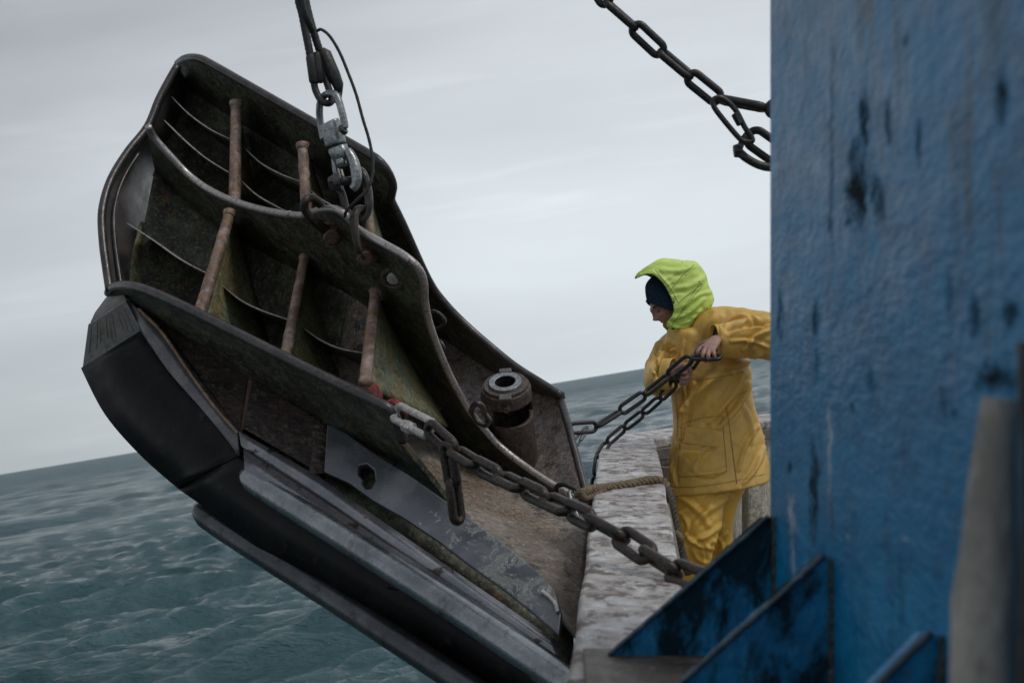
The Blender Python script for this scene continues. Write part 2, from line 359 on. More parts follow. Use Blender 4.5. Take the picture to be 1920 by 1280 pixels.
# oilskins
def oilskin(name, a, b_, stain, stlo=.6, r=(.32, .5), bs=.5):
    m, t, b = newmat(name); co = coords(t)
    n1 = noise_(t, co, 3.4, 6, .6, .4); n2 = noise_(t, co, 9, 8, .72, .5); n3 = noise_(t, co, 55, 5, .6)
    col = mixc(t, ramp(t, [(.35, 0.0), (.65, 1.0)], n1), a, b_)
    col = mixc(t, ramp(t, [(stlo-.1, 0.0), (stlo+.12, .75)], n2), col, stain)
    sp = t.nodes.new('ShaderNodeTexVoronoi'); sp.inputs['Scale'].default_value = 13; t.links.new(co, sp.inputs['Vector'])
    col = mixc(t, ramp(t, [(.035, .9), (.055, 0.0)], sp.outputs['Distance']), col, tuple(x*.12 for x in a))
    t.links.new(col, b.inputs['Base Color']); t.links.new(ramp(t, [(.4, r[0]), (.62, r[1])], n2), b.inputs['Roughness'])
    bump(t, b, [noise_(t, coords(t, (1, 1, .5)), 13, 4, .55, .5), n3], [bs, .15], .012); return m
M['jacket'] = oilskin('ochre oilskin', (.68, .41, .085), (.58, .36, .085), (.34, .23, .085), .60, (.42, .58))
M['trousers'] = oilskin('amber oilskin trousers', (.74, .43, .06), (.64, .38, .06), (.44, .28, .06), .62, (.36, .5), .3)
M['hood'] = oilskin('lime green hood fabric', (.62, .80, .19), (.54, .72, .15), (.30, .38, .08), .60, (.5, .7), .35)
M['seam'] = steel('dark seam thread', (.36, .23, .055), (.30, .19, .05), None, 30, spk=0)
M['hoodseam'] = steel('dark hood seam', (.26, .36, .08), (.2, .28, .06), None, 30, spk=0)
M['liner'] = steel('brown lining', (.10, .06, .02), (.06, .04, .015), None, 30)
M['beanie'] = steel('navy wool', (.012, .028, .052), (.02, .042, .07), None, 40, .4, .6, (.85, .95), 0, .8, .003, 300, spec=.2)
m, t, b = newmat('skin'); co = coords(t); n = noise_(t, co, 18, 5, .6)
t.links.new(mixc(t, ramp(t, [(.4, 0.0), (.62, 1.0)], n), (.36, .205, .165), (.27, .135, .11)), b.inputs['Base Color'])
b.inputs['Roughness'].default_value = .45; b.inputs['Subsurface Weight'].default_value = .08; b.inputs['Subsurface Scale'].default_value = .01
bump(t, b, [noise_(t, co, 120, 4)], [.2], .001); M['skin'] = m
M['hair'] = steel('dark brown hair', (.02, .014, .01), (.03, .02, .015), None, 60)
M['eye'] = steel('eye', (.5, .5, .5), (.4, .4, .4), None, 60)

# ------------------------------------------------------------------ water
def water():
    rng = np.random.RandomState(7)
    r = [0.6]
    while r[-1] < 9000:
        x = r[-1]; r.append(x + min(max(.05, x*x*.00013), x*.012) if x < 1500 else x*1.03)
    r = np.array(r)
    th = np.concatenate([np.linspace(-180, -31, 22)[:-1], np.linspace(-31, 24, 620), np.linspace(24, 180, 24)[1:-1]])*math.pi/180
    R, T = np.meshgrid(r, th, indexing='ij')
    X = R*np.sin(T); Y = R*np.cos(T); Z = np.zeros_like(X); DX = np.zeros_like(X); DY = np.zeros_like(X)
    dth = 55/620*math.pi/180
    space = np.maximum(R*dth, np.gradient(r)[:, None]*.6)
    wind = rad(-62)           # crests run roughly across the view
    # gust patches modulate the short chop
    patch = .75+.25*np.sin(X*.11+Y*.05+1.2)*np.sin(Y*.043-X*.021+.4)+.2*np.sin(X*.037-Y*.09)
    for k in range(170):
        L = 24*(0.22/24)**((k/169.0)**.85)*(1+.15*rng.randn())
        L = abs(L)+.15
        a = wind + rng.randn()*(.24+.08*(L < 3))
        kk = 2*math.pi/L
        amp = 0.0145*L**.92*(.5+.8*rng.rand()) if L < 9 else .0105*L*(.5+.6*rng.rand())
        amp *= (.34 if L > 9 else .36 if L > 3 else .85)
        ph = rng.rand()*6.28
        w = np.clip((L/space-1.0)/1.4, 0, 1)*amp*(patch if L < 4 else 1)
        arg = kk*(X*math.cos(a)+Y*math.sin(a))+ph+.5*np.sin(.6*kk*(-X*math.sin(a)+Y*math.cos(a))*.35+ph*2)
        Z += w*np.sin(arg)
        q = (.55 if L > 3 else .30)*w*np.cos(arg); DX += q*math.cos(a); DY += q*math.sin(a)
    X = X+DX; Y = Y+DY
    nr, nc = X.shape
    co = np.stack([X, Y, Z], -1).reshape(-1, 3)
    idx = np.arange(nr*nc).reshape(nr, nc)
    a = idx[:-1, :]; b_ = idx[1:, :]
    a2 = np.roll(a, -1, 1); b2 = np.roll(b_, -1, 1)
    fc = np.stack([a, a2, b2, b_], -1).reshape(-1, 4)
    me = bpy.data.meshes.new('sea')
    me.vertices.add(len(co)); me.vertices.foreach_set('co', co.ravel())
    me.loops.add(len(fc)*4); me.loops.foreach_set('vertex_index', fc.ravel().astype(np.int32))
    me.polygons.add(len(fc)); me.polygons.foreach_set('loop_start', np.arange(0, len(fc)*4, 4, dtype=np.int32))
    me.polygons.foreach_set('use_smooth', [True]*len(fc)); me.update(); me.validate()
    m, t, b = newmat('sea water')
    co_ = coords(t, (1, 1, 1), False)
    b.inputs['IOR'].default_value = 1.33; mpn = t.nodes.new('ShaderNodeMapping'); mpn.inputs['Rotation'].default_value = (0, 0, rad(-28)); mpn.inputs['Scale'].default_value = (.30, 1, 1)
    t.links.new(co_, mpn.inputs[0])
    na = noise_(t, mpn.outputs[0], 2.6, 8, .70, .5); nb = noise_(t, mpn.outputs[0], 11, 5, .65, .6); nc_ = noise_(t, mpn.outputs[0], .12, 8, .62, .3)
    col = mixc(t, ramp(t, [(.4, 0.0), (.62, 1.0)], nc_), (.028, .074, .088), (.044, .106, .120))
    g0 = t.nodes.new('ShaderNodeNewGeometry'); vl = t.nodes.new('ShaderNodeVectorMath'); vl.operation = 'LENGTH'; t.links.new(g0.outputs['Position'], vl.inputs[0])
    dv = t.nodes.new('ShaderNodeMath'); dv.operation = 'DIVIDE'; dv.inputs[1].default_value = 400; t.links.new(vl.outputs['Value'], dv.inputs[0])
    t.links.new(ramp(t, [(.03, .06), (.25, .16), (1.0, .42)], dv.outputs[0]), b.inputs['Roughness'])
    g = t.nodes.new('ShaderNodeNewGeometry'); sp = t.nodes.new('ShaderNodeSeparateXYZ'); t.links.new(g.outputs['Position'], sp.inputs[0])
    hi = ramp(t, [(.0, 0.0), (1.0, 1.0)], sp.outputs['Z'])
    fo = noise_(t, mpn.outputs[0], 1.9, 9, .72, .8)
    mu = t.nodes.new('ShaderNodeMath'); mu.operation = 'MULTIPLY_ADD'; mu.inputs[1].default_value = .30; t.links.new(sp.outputs['Z'], mu.inputs[0]); t.links.new(fo, mu.inputs[2])
    foam = ramp(t, [(.83, 0.0), (.86, .8)], mu.outputs[0])
    t.links.new(mixc(t, foam, col, (.6, .65, .66)), b.inputs['Base Color'])
    nf = noise_(t, mpn.outputs[0], .55, 8, .68, .4)
    prev = None
    for hgt, st_, di in ((nc_, .9, 1.6), (nf, 1.0, .50), (na, .9, .11), (nb, .5, .08)):
        bn_ = t.nodes.new('ShaderNodeBump'); bn_.inputs['Strength'].default_value = st_; bn_.inputs['Distance'].default_value = di; t.links.new(hgt, bn_.inputs['Height'])
        if prev: t.links.new(prev, bn_.inputs['Normal'])
        prev = bn_.outputs[0]
    t.links.new(prev, b.inputs['Normal'])
    me.materials.append(m)
    o = bpy.data.objects.new('water', me); COL.objects.link(o); o['kind'] = 'structure'
water()

# ------------------------------------------------------------------ boat: gunwale, walls, deck
GZ = -.495
def vec2(x, y, z): return B(x, y, z)
outer = [(-.10, -1.5), (-.03, .4), (.02, 1.2), (.077, 2.06), (.14, 2.87), (.2475, 4.4), (.325, 5.5), (.42, 6.7), (.50, 7.45)]
inner = [(.12, -1.5), (.19, .4), (.24, 1.2), (.30, 2.06), (.345, 2.81), (.45, 4.0), (.535, 4.98), (.64, 6.2), (.725, 7.25)]
outer = [(v.x, v.y) for v in resample(cr_spline([(a, b, 0) for a, b in outer], 8), 60)]
inner = [(v.x, v.y) for v in resample(cr_spline([(a, b, 0) for a, b in inner], 8), 60)]
outer += [(1.2, 8.75), (1.9, 10.05), (3.6, 13.2)]; inner += [(1.0, 7.75), (1.72, 9.15), (3.5, 12.4)]
bul = thing('boat_bulwark', 'white topped bulwark of the boat, from the blue plate out to behind the person', 'bulwark', B(.4, 3.5, -1.33))
def strip(io, ii, top, bot, name, m, bevel, wob=0):
    mb = MB(); n = len(io); rows = []
    for k in range(n):
        (ax, ay), (bx, by) = io[k], ii[k]
        w = wob*noise.noise(Vector((ax*2, ay*2.3, 0)))
        w2 = wob*noise.noise(Vector((ax*2, ay*3.1, 5)))
        rows.append([B(ax+w, ay, bot), B(ax+w, ay, top), B(bx+w2, by, top), B(bx+w2, by, bot)])
    mb.grid(rows, True); mb.f.append([0, 1, 2, 3]); q = len(mb.v)-4; mb.f.append([q, q+1, q+2, q+3])
    return mb.build(name, m, bul, bevel=bevel, seg=4)
def off(P, d):
    out = []
    for i, (x, y) in enumerate(P):
        a = P[max(i-1, 0)]; b = P[min(i+1, len(P)-1)]
        t = Vector((b[0]-a[0], b[1]-a[1])).normalized(); out.append((x+t.y*d, y-t.x*d))
    return out
strip(outer, inner, GZ, GZ-.055, 'cap_rail', M['gunwale'], .013, .005)
strip(off(outer, .035), off(outer, .06), GZ-.053, -3.8, 'hull_plate', M['hull'], 0)
strip(off(inner, -.05), off(inner, -.03), GZ-.053, -1.35, 'inner_wall', M['cream'], 0)
strip(off(inner, -.028), off(inner, .012), GZ-.053, GZ-.115, 'inner_rail', M['railbrown'], .006)
# crumpled frame by the corner and stern frame
mb = MB()
mb.prism([B(.74, 7.3, GZ-.14), B(.80, 7.32, GZ-.15), B(.86, 7.36, GZ-.12), B(.86, 7.36, GZ-.4), B(.78, 7.3, GZ-1.0), B(.73, 7.26, -1.33), B(.70, 7.2, -1.33)], B(0, .12, 0)-B(0, 0, 0))
mb.build('frame', M['railbrown'], bul, bevel=.006)
mb = MB(); mb.box(B(1.40, 8.25, -.93), (RT*.05), (FW*.12), (UP*.4)); mb.build('frame', M['cream'], bul, bevel=.015)
# deck
mb = MB(); mb.prism([B(.1, -1.5, -1.33), B(.30, 2.06, -1.33), B(.5, 5, -1.33), B(.70, 7.2, -1.33), B(3.4, 12.6, -1.33), B(4.5, 12, -1.33), B(4.5, -1.5, -1.33)], UP*-.05)
o = mb.build('deck', M['deck'], None); o['kind'] = 'structure'

# blue superstructure plate with gussets
bw = thing('blue_steel_housing', 'tall blue painted steel plate with rust streaks and three triangular gussets at its foot', 'steel housing', B(.45, 1.9, -.49))
mb = MB(); mb.box(B(.60, .3, 1.0), RT*.195, FW*1.95, UP*1.49)
o = mb.build('plate', M['blue'], bw, bevel=.02, seg=4)
def gusset(d, x0, ztop, zb):
    mb = MB(); mb.prism([B(x0, d, zb), B(.412, d, zb), B(.412, d, ztop), B(.385, d, ztop), B(x0+.012, d, zb+.01)], FW*.016)
    g = mb.build('gusset', M['bluedirty'], bw, bevel=.0015)
    mb = MB(); P = [B(x0+.004, d-.002, zb+.006), B(.395, d-.002, ztop+.003)]
    P = [P[0].lerp(P[1], k/30)+UP*.002*noise.noise(Vector((k*.6, d, 0))) for k in range(31)]
    mb.tube(P, .0035, 8); mb.build('edge', M['blueedge'], g, smooth=True)
    mb = MB(); P = [B(.404, d-.006, ztop-.0-k*.004) for k in range(int((ztop-zb)/.004))]
    P = [p+RT*.003*noise.noise(Vector((i*.5, d, 2))) for i, p in enumerate(P)]
    mb.tube(P, [.005+.003*noise.noise(Vector((i*.6, d, 7))) for i in range(len(P))], 8); mb.build('weld', M['weld'], g, smooth=True)
for d, x0, zt in ((2.195, .145, -.272), (1.80, .150, -.273), (1.34, .17, -.276)): gusset(d, x0, zt, GZ+.006)
mb = MB(); mb.prism([B(.112, 2.25, GZ+.002), B(.41, 2.25, GZ+.002), B(.41, 1.2, GZ+.002), B(.075, 1.2, GZ+.002)], UP*.009)
mb.build('base_plate', M['railbrown'], bw, bevel=.003)

# grey pole in the foreground and a black tube added to fill the dark strip beside it
mb = MB(); P = []; R_ = []
for k in range(40):
    z = -.040-k*.016; q = .0125+.0098*min(1, k/9) + .0006*noise.noise(Vector((k*.4, 1, 1)))
    P.append(B(.3555-.00016*k-q+.001*noise.noise(Vector((k*.2, 4, 1))), 1.0, z)); R_.append(q)
mb.tube(P, R_, 20); o = mb.build('wooden_pole', M['pole'], None, smooth=True, loc=P[-1])
tag(o, 'grey weathered round pole standing blurred in front of the blue plate', 'pole')
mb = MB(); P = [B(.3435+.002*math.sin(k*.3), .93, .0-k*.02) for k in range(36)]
mb.tube(P, .013, 14); o = mb.build('dark_edge_filler', M['black'], None, smooth=True, loc=P[-1])
tag(o, 'black upright tube added to fill the dark strip beside the grey pole', 'dark filler')

# ------------------------------------------------------------------ trawl door
PA = Plane(V(335, 120, 5.7), V(735, 345, 4.9), V(1050, 745, 5.2))
PB = Plane(V(285, 270, 5.3), V(790, 520, 4.35), V(1100, 950, 4.8))
PC = Plane(V(205, 545, 5.1), V(720, 770, 4.1), V(840, 940, 4.35))
door = thing('trawl_door', 'huge curved steel trawl door with ribs and rusty bars, hung tilted outside the boat', 'trawl door', V(1060, 1270, 3.7))
A_out = spl2([(330, 122), (345, 112), (370, 112), (400, 127), (470, 167), (580, 230), (690, 293), (713, 311), (727, 332), (734, 352)], 4) + spl2([(729, 378), (752, 424), (800, 528), (833, 574), (870, 612), (905, 643), (960, 688), (1010, 720), (1050, 745)], 4)
A_in = spl2([(1054, 753), (993, 733), (927, 700), (862, 657), (810, 618), (765, 560), (705, 460), (640, 375), (560, 300), (450, 232), (350, 165)], 4)
B_out = spl2([(274, 240), (286, 262), (320, 300), (350, 331), (385, 357), (430, 379), (480, 395), (530, 405), (565, 408)], 4)+spl2([(600, 396), (625, 396), (645, 408), (668, 434), (715, 461), (752, 482), (780, 506), (791, 535), (793, 570), (801, 610), (815, 650), (836, 700), (858, 742), (878, 775), (905, 808), (934, 840), (985, 880), (1040, 916), (1100, 948)], 4)
B_in = spl2([(1108, 962), (1040, 930), (955, 893), (862, 838), (822, 800), (775, 740), (746, 685), (712, 600), (640, 545), (560, 510), (430, 440), (350, 380), (290, 320)], 4)
C_out = spl2([(200, 552), (212, 541), (240, 539), (270, 547), (330, 573), (440, 628), (560, 689), (640, 728), (700, 757), (728, 775), (741, 797), (752, 828)], 4)
C_in = [(752, 832), (790, 880), (838, 940), (800, 945), (700, 893), (600, 832), (465, 742), (300, 628), (225, 566)]
def plate(name, PL, px, th, m, bevel=.003, offn=0):
    mb = MB(); mb.prism([PL(a, b, offn) for a, b in px], PL.n*th)
    return mb.build(name, m, door, bevel=bevel)
def rimtube(name, PL, px, r, m, parent, offn=0, flat=1):
    mb = MB(); P = resample([PL(a, b)+PL.n*.010 for a, b in px], 110); mb.tube(P, r, 12, ref=PL.n); return mb.build(name, m, parent, smooth=True)
pa = plate('top_plate', PA, A_out+A_in, .022, M['inner'])
rimtube('rim', PA, A_out, .015, M['rim'], pa, .010)
pb = plate('middle_plate', PB, B_out+B_in, .020, M['inner'])
rimtube('rim', PB, B_out[:30], .0135, M['edge'], pb, .010)
rimtube('rim', PB, B_out[29:], .0125, M['edge'], pb, .012)
pc = plate('lower_plate', PC, C_out+C_in, .020, M['inner'])
rimtube('rim', PC, C_out, .017, M['rim'], pc, .008)
# curved walls between the plates
def loft(name, c1, c2, m, sag=0.0, n=60, k=14, th=.012, parent=door, push=None):
    c1 = resample(c1, n); c2 = resample(c2, n); rows = []
    for a, b in zip(c1, c2):
        if 'wall' in name: e_ = (a-b).normalized()*.022; a, b = a+e_, b-e_
        out_ = ((a+b)/2-CAM).normalized()
        rows.append([a.lerp(b, j/k)+out_*sag*math.sin(math.pi*j/k) for j in range(k+1)])
    mb = MB(); mb.grid(rows); return mb.build(name, m, parent, smooth=True, solid=th)
Ain3 = [PA(a, b, 0) for a, b in A_in][::-1]; Bin3 = [PB(a, b, .01) for a, b in B_in][::-1]; Bin3u = [PB(a, b, .0) for a, b in B_in][::-1]
nA = len(Ain3)
Ar = resample(Ain3, 60); Br = resample(Bin3, 60)
loft('upper_wall', Ar[:38], Br[:38], M['inner'], .05)
loft('upper_wall', Ar[37:], Br[37:], M['wallup'], .03)
# lower wall: from the middle plate down to the shoe
low = [V(240, 580, 5.2), V(330, 660, 5.14), V(465, 755, 5.02), V(600, 850, 4.86), V(700, 915, 4.66), V(780, 950, 4.5), V(850, 985, 4.38), V(950, 1060, 4.2), V(1030, 1130, 4.08), V(1084, 1190, 4.0)]
Br2 = resample(Bin3u, 60); Lr = resample(cr_spline(low, 6), 60)
loft('lower_wall', Br2[:26], Lr[:26], M['inner'], .04)
loft('lower_wall', Br2[25:], Lr[25:], M['wall'], .05)
mb = MB(); mb.tube(resample([PA(1050, 745, .01), V(1066, 800, 5.08), V(1087, 880, 4.95), V(1108, 957, 4.83)], 20), .014, 10); mb.build('trailing_rim', M['rim'], door, smooth=True)
mb = MB(); mb.tube(resample(cr_spline([V(1104, 955, 4.83), V(1110, 1030, 4.62), V(1104, 1110, 4.32), V(1090, 1200, 4.02)], 6), 20), .016, 10); mb.build('trailing_rim', M['rim'], door, smooth=True)
# leading foil on the left
fo = cr_spline([V(333, 124, 5.62), V(318, 150, 5.6), V(298, 188, 5.56), V(277, 238, 5.50), V(240, 285, 5.42), V(208, 338, 5.34), V(192, 395, 5.26), V(193, 450, 5.2), V(200, 505, 5.14), V(206, 545, 5.1)], 6)
fi = cr_spline([V(352, 165, 5.95), V(350, 200, 5.92), V(345, 235, 5.88), V(325, 275, 5.82), V(292, 318, 5.76), V(280, 370, 5.66), V(276, 415, 5.56), V(262, 460, 5.46), V(262, 510, 5.4), V(262, 560, 5.32)], 6)
loft('leading_foil', fo, fi, M['foil'], -.02, 60, 10, .014)
mb = MB(); mb.tube(resample(fo, 60), .0165, 10, ref=FW); mb.build('rim', M['rim'], bpy.data.objects['leading_foil'], smooth=True)
mb = MB(); mb.tube([p+RT*.035+UP*.0+FW*.03 for p in resample(fo[24:], 40)], .008, 8, ref=FW); mb.build('rim', M['rim'], bpy.data.objects['leading_foil'], smooth=True)
# rear foils behind it: curved blades that show as dark vertical folds
def blade(name, pts1, pts2, m, sag=.02, n=30): return loft(name, cr_spline(pts1, 5), cr_spline(pts2, 5), m, sag, n, 8, .01)
blade('foil_blade', [V(330, 168, 5.85), V(336, 205, 5.8), V(325, 250, 5.75), V(318, 290, 5.72)], [V(352, 200, 5.98), V(358, 260, 5.95), V(360, 300, 5.9), V(352, 345, 5.85)], M['gusset'])
blade('foil_blade', [V(265, 415, 5.4), V(258, 440, 5.35), V(248, 480, 5.3), V(238, 540, 5.25)], [V(285, 440, 5.55), V(300, 490, 5.5), V(310, 540, 5.45), V(330, 620, 5.2)], M['gusset'])
# bars with their caps and webs
def bar(p0, p1, r0, r1, web=None, webm='gusset', nm='strut'):
    mb = MB(); n = 26; P = [p0.lerp(p1, k/(n-1)) for k in range(n)]
    P = [p+Vector((noise.noise(Vector((k*.5, p0.x*9, 0))), 0, noise.noise(Vector((k*.5, p0.x*9, 4)))))*.0022 for k, p in enumerate(P)]
    mb.tube(P, [r0+(r1-r0)*k/(n-1)+.0014*noise.noise(Vector((k*.8, p0.x*7, 2))) for k in range(n)], 14)
    b_ = mb.build(nm, M['bar'], door, smooth=True)
    dr = (p1-p0).normalized()
    mb = MB(); mb.tube([p0-dr*.004, p0+dr*.006, p0+dr*.012, p0+dr*.02], [r0*1.3, r0*1.28, r0*1.15, r0*1.02], 14); mb.build('weld_collar', M['bar'], b_, smooth=True)
    if web:
        rows = []
        K = 14
        for k in range(K+1):
            a = (p0+FW*.02).lerp(p1+FW*.02, k/K); w = web[0].lerp(web[1], (k/K))+(web[2] if len(web) > 2 else Vector((0, 0, 0)))*math.sin(math.pi*k/K)
            rows.append([a.lerp(w, j/6) for j in range(7)])
        mb = MB(); mb.grid(rows); mb.build('rib', M[webm], door, smooth=True, solid=.01)
bar(V(443, 194, 5.38), V(440, 385, 5.20), .0205, .0225, (V(452, 240, 5.62), V(486, 400, 5.50)))
bar(V(567, 272, 5.02), V(576, 412, 4.92), .0185, .0195, (V(580, 300, 5.35), V(622, 420, 5.2)))
bar(V(690, 356, 4.93), V(696, 452, 4.85), .013, .014, (V(700, 390, 5.2), V(722, 470, 5.1)))
bar(V(431, 400, 5.11), V(372, 600, 4.80), .0195, .024, (V(448, 440, 5.42), V(505, 650, 5.12)))
bar(V(571, 484, 4.97), V(533, 680, 4.55), .0165, .020, (V(590, 520, 5.25), V(640, 730, 4.9)))
bar(V(704, 546, 4.62), V(683, 722, 4.33), .0165, .0195, (V(722, 590, 4.95), V(838, 800, 4.95), V(.0, 0, 0)-V(0, 0, 0)))
# thin horizontal stiffeners: seen on edge from below
def stiff(pts, back, m='edge'):
    f = cr_spline(pts, 8); bk = [p+FW*.30+RT*.05-UP*.06 for p in f] if back is None else cr_spline(back, 8)
    f = resample(f, 24); bk = resample(bk, 24)
    mb = MB(); mb.grid([[a.lerp(b, j/4) for j in range(5)] for a, b in zip(f, bk)])
    o = mb.build('stiffener', M['inner'], door, smooth=True, solid=.006)
    mb = MB(); mb.tube([p-FW*.003 for p in f], [.0010+.0024*math.sin(math.pi*min(1, (k+2)/26)) for k in range(24)], 8); mb.build('edge', M[m], o, smooth=True)
stiff([V(322, 182, 5.6), V(352, 212, 5.52), V(393, 242, 5.44), V(434, 262, 5.36)], None)
stiff([V(308, 226, 5.5), V(345, 262, 5.42), V(385, 296, 5.34), V(430, 324, 5.26)], None)
stiff([V(458, 277, 5.34), V(488, 305, 5.27), V(525, 326, 5.17), V(562, 340, 5.06)], None)
stiff([V(453, 340, 5.27), V(482, 366, 5.2), V(520, 388, 5.1), V(550, 402, 5.02)], None)
stiff([V(580, 355, 5.02), V(600, 372, 4.98), V(620, 384, 4.94), V(640, 393, 4.9)], None)
stiff([V(238, 418, 5.2), V(290, 452, 5.13), V(340, 487, 5.04), V(387, 512, 4.96)], None)
stiff([V(418, 536, 5.0), V(450, 562, 4.93), V(490, 582, 4.85), V(540, 599, 4.76)], None)
stiff([V(565, 612, 4.78), V(600, 637, 4.70), V(640, 654, 4.60), V(690, 663, 4.48)], None)

# shoe (the heavy wearing runner along the bottom)
near = spl2([(266, 621), (318, 698), (385, 775), (450, 855)], 7)
far = spl2([(154, 691), (198, 775), (263, 850), (335, 914)], 7)
def lerp(a, b, t): return a+(b-a)*t
n_ = 22
nc = resample([V(x, y, lerp(4.905, 4.46, i/(len(near)-1))) for i, (x, y) in enumerate(near)], n_)
fc = resample([V(x, y, lerp(5.0, 4.60, i/(len(far)-1))) for i, (x, y) in enumerate(far)], n_)
edge = spl2([(240, 562), (300, 618), (350, 690), (395, 752), (446, 812)], 5)
ec = resample([V(x, y, lerp(4.98, 4.52, i/(len(edge)-1))) for i, (x, y) in enumerate(edge)], n_)
bk = [p+FW*.22+RT*.10+UP*.03 for p in fc]
i0 = 0
mb = MB(); mb.grid([[fc[i], fc[i].lerp(nc[i], .5), nc[i]] for i in range(i0, n_)]); shoe = mb.build('shoe_nose', M['shoe'], door, smooth=True, solid=.012)
rows = [[nc[i], ec[i]] for i in range(n_)]
mb = MB(); mb.grid(rows); mb.build('shoe_side', M['shoeside'], door, smooth=True, solid=.012)
mb = MB(); P = [ec[i]-FW*.004 for i in range(2, n_)]; P = resample(P, 60)
mb.tube([p+Vector((0, 0, 1))*.002*noise.noise(Vector((k*.4, 0, 0))) for k, p in enumerate(P)], [.006+.002*noise.noise(Vector((k*.5, 3, 0))) for k in range(60)], 8); mb.build('scuffed_edge', M['scar'], door, smooth=True)
# scratched top facet of the nose, with the stepped corner behind it
TP = Plane(V(165, 608, 5.03), V(235, 563, 4.92), V(266, 621, 4.905)); T = [TP(165, 608), TP(235, 563), TP(266, 621), TP(154, 691)]
mb = MB(); mb.prism(T+[], FW*.05+UP*.01)
mb.build('nose_facet', M['nosetop'], door, bevel=.004)
for k in range(14):
    a = (k+.5)/14; p0 = T[0].lerp(T[1], a); p1 = T[3].lerp(T[2], a); s0 = random.random()*.3; s1 = .6+random.random()*.35
    mb = MB(); mb.tube([p0.lerp(p1, s0+(s1-s0)*j/6)-FW*.001 for j in range(7)], [.0005]+[.0014]*5+[.0004], 6)
    if k in (1, 3, 4, 6, 7, 8, 10, 11, 12): mb.build('scratch', M['scar'], bpy.data.objects['nose_facet'], smooth=True)
mb = MB(); mb.prism([V(168, 606, 5.05), V(176, 588, 5.07), V(200, 556, 5.1), V(232, 553, 4.98), V(238, 563, 4.95)], FW*.08+UP*.01); mb.build('nose_step', M['foil'], door, bevel=.005)
mb = MB(); mb.grid([[fc[i], bk[i]] for i in range(i0, n_)]); mb.build('shoe_back', M['shoe'], door, solid=.01)
# side webs above the shoe
mb = MB(); mb.prism([V(236, 560, 5.03), V(300, 600, 5.0), V(466, 706, 4.80), V(450, 806, 4.60), V(447, 815, 4.58), V(396, 754, 4.68), V(350, 690, 4.78), V(300, 618, 4.92)], FW*.02); mb.build('web', M['web'], door, bevel=.003)
mb = MB(); mb.prism([V(466, 706, 4.79), V(474, 712, 4.76), V(461, 800, 4.56), V(449, 812, 4.57)], FW*.04); mb.build('web_edge', M['bolt'], door, bevel=.004)
mb = MB(); mb.prism([V(472, 708, 4.74), V(603, 790, 4.56), V(594, 884, 4.40), V(455, 802, 4.54)], FW*.022); mb.build('side_panel', M['web'], door, bevel=.004)
rows = []
for k in range(40):
    t_ = k/39; c = V(603, 795, 4.53).lerp(V(594, 888, 4.37), t_)
    rows.append([c+RT*(-.024+.008*j)+FW*(-.010*math.sin(math.pi*j/6)-.010*noise.noise(Vector((k*.45, j*.8, 0)))) for j in range(7)])
mb = MB(); mb.grid(rows); mb.build('weld', M['web'], door, smooth=True, solid=.006)
# big grey panel with the hole
PP = Plane(V(613, 794, 4.50), V(840, 940, 4.12), V(605, 884, 4.36))
pan = [(613, 794), (650, 812), (700, 848), (770, 892), (840, 941), (900, 985), (960, 1030), (1010, 1072), (1040, 1105), (1052, 1150), (1048, 1190), (1000, 1148), (950, 1108), (880, 1058), (820, 1012), (760, 972), (700, 938), (655, 905), (607, 884)]
mb = MB(); mb.prism([PP(a, b) for a, b in pan], PP.n*.02)
panel = mb.build('side_panel', M['panel'], door, bevel=.004)
# a real opening in the panel
cb = MB(); hc = [(661, 853), (676, 850), (690, 862), (692, 880), (684, 896), (675, 897), (668, 888), (668, 878), (660, 870)]
cb.prism([PP(a, b, -.05) for a, b in hc], PP.n*.15); cut = cb.build('cutter', None, None)
md = panel.modifiers.new('hole', 'BOOLEAN'); md.object = cut; md.operation = 'DIFFERENCE'; md.solver = 'EXACT'
panel.modifiers.move(1, 0)
dg = bpy.context.evaluated_depsgraph_get(); me2 = bpy.data.meshes.new_from_object(panel.evaluated_get(dg)); panel.modifiers.clear(); panel.data = me2
bpy.data.objects.remove(cut)
mb = MB(); mb.prism([PP(a, b, .08) for a, b in ((620, 810), (740, 850), (740, 940), (620, 900))], PP.n*.01); mb.build('backing', M['inner'], door)
mb = MB(); P = [PP(a, b, -.006) for a, b in ((1016, 1108), (1030, 1118), (1042, 1132), (1046, 1147))]
mb.tube(cr_spline(P, 5), .006, 8); mb.build('handle', M['linkwhite'], door, smooth=True)
# recess under the panel
def band(name, top, bot, m, d0, d1, th, bev=.003, extra=UP*0):
    n = 30; a = resample([V(x, y, 1) for x, y in top], n); b = resample([V(x, y, 1) for x, y in bot], n); rows = []
    def dep(P, dd):
        out_ = []
        for i, p in enumerate(P):
            q = W2B(p); d = 1/((1-i/(n-1))/dd[0]+(i/(n-1))/dd[1]); out_.append(B(q.x*d, d, q.z*d))
        return out_
    a = dep(a, d0); b = dep(b, d1)
    mb = MB(); mb.grid([[a[i], b[i]] for i in range(n)]); return mb.build(name, m, door, solid=th, smooth=True)
band('backing', [(440, 780), (600, 860), (820, 985), (950, 1060), (1075, 1160)], [(455, 900), (600, 990), (820, 1110), (950, 1200), (1075, 1300)], M['inner'], (4.72, 4.1), (4.62, 4.0), .01, 0)
band('recess', [(585, 875), (700, 935), (820, 1005), (950, 1098), (1050, 1185)], [(575, 905), (700, 985), (820, 1062), (950, 1150), (1050, 1225)], M['inner'], (4.45, 3.95), (4.43, 3.9), .01, 0)
band('ledge', [(450, 810), (600, 896), (720, 982), (860, 1080), (1050, 1212)], [(455, 838), (600, 938), (730, 1024), (860, 1108), (1050, 1236)], M['ledge'], (4.50, 3.72), (4.46, 3.66), .02)
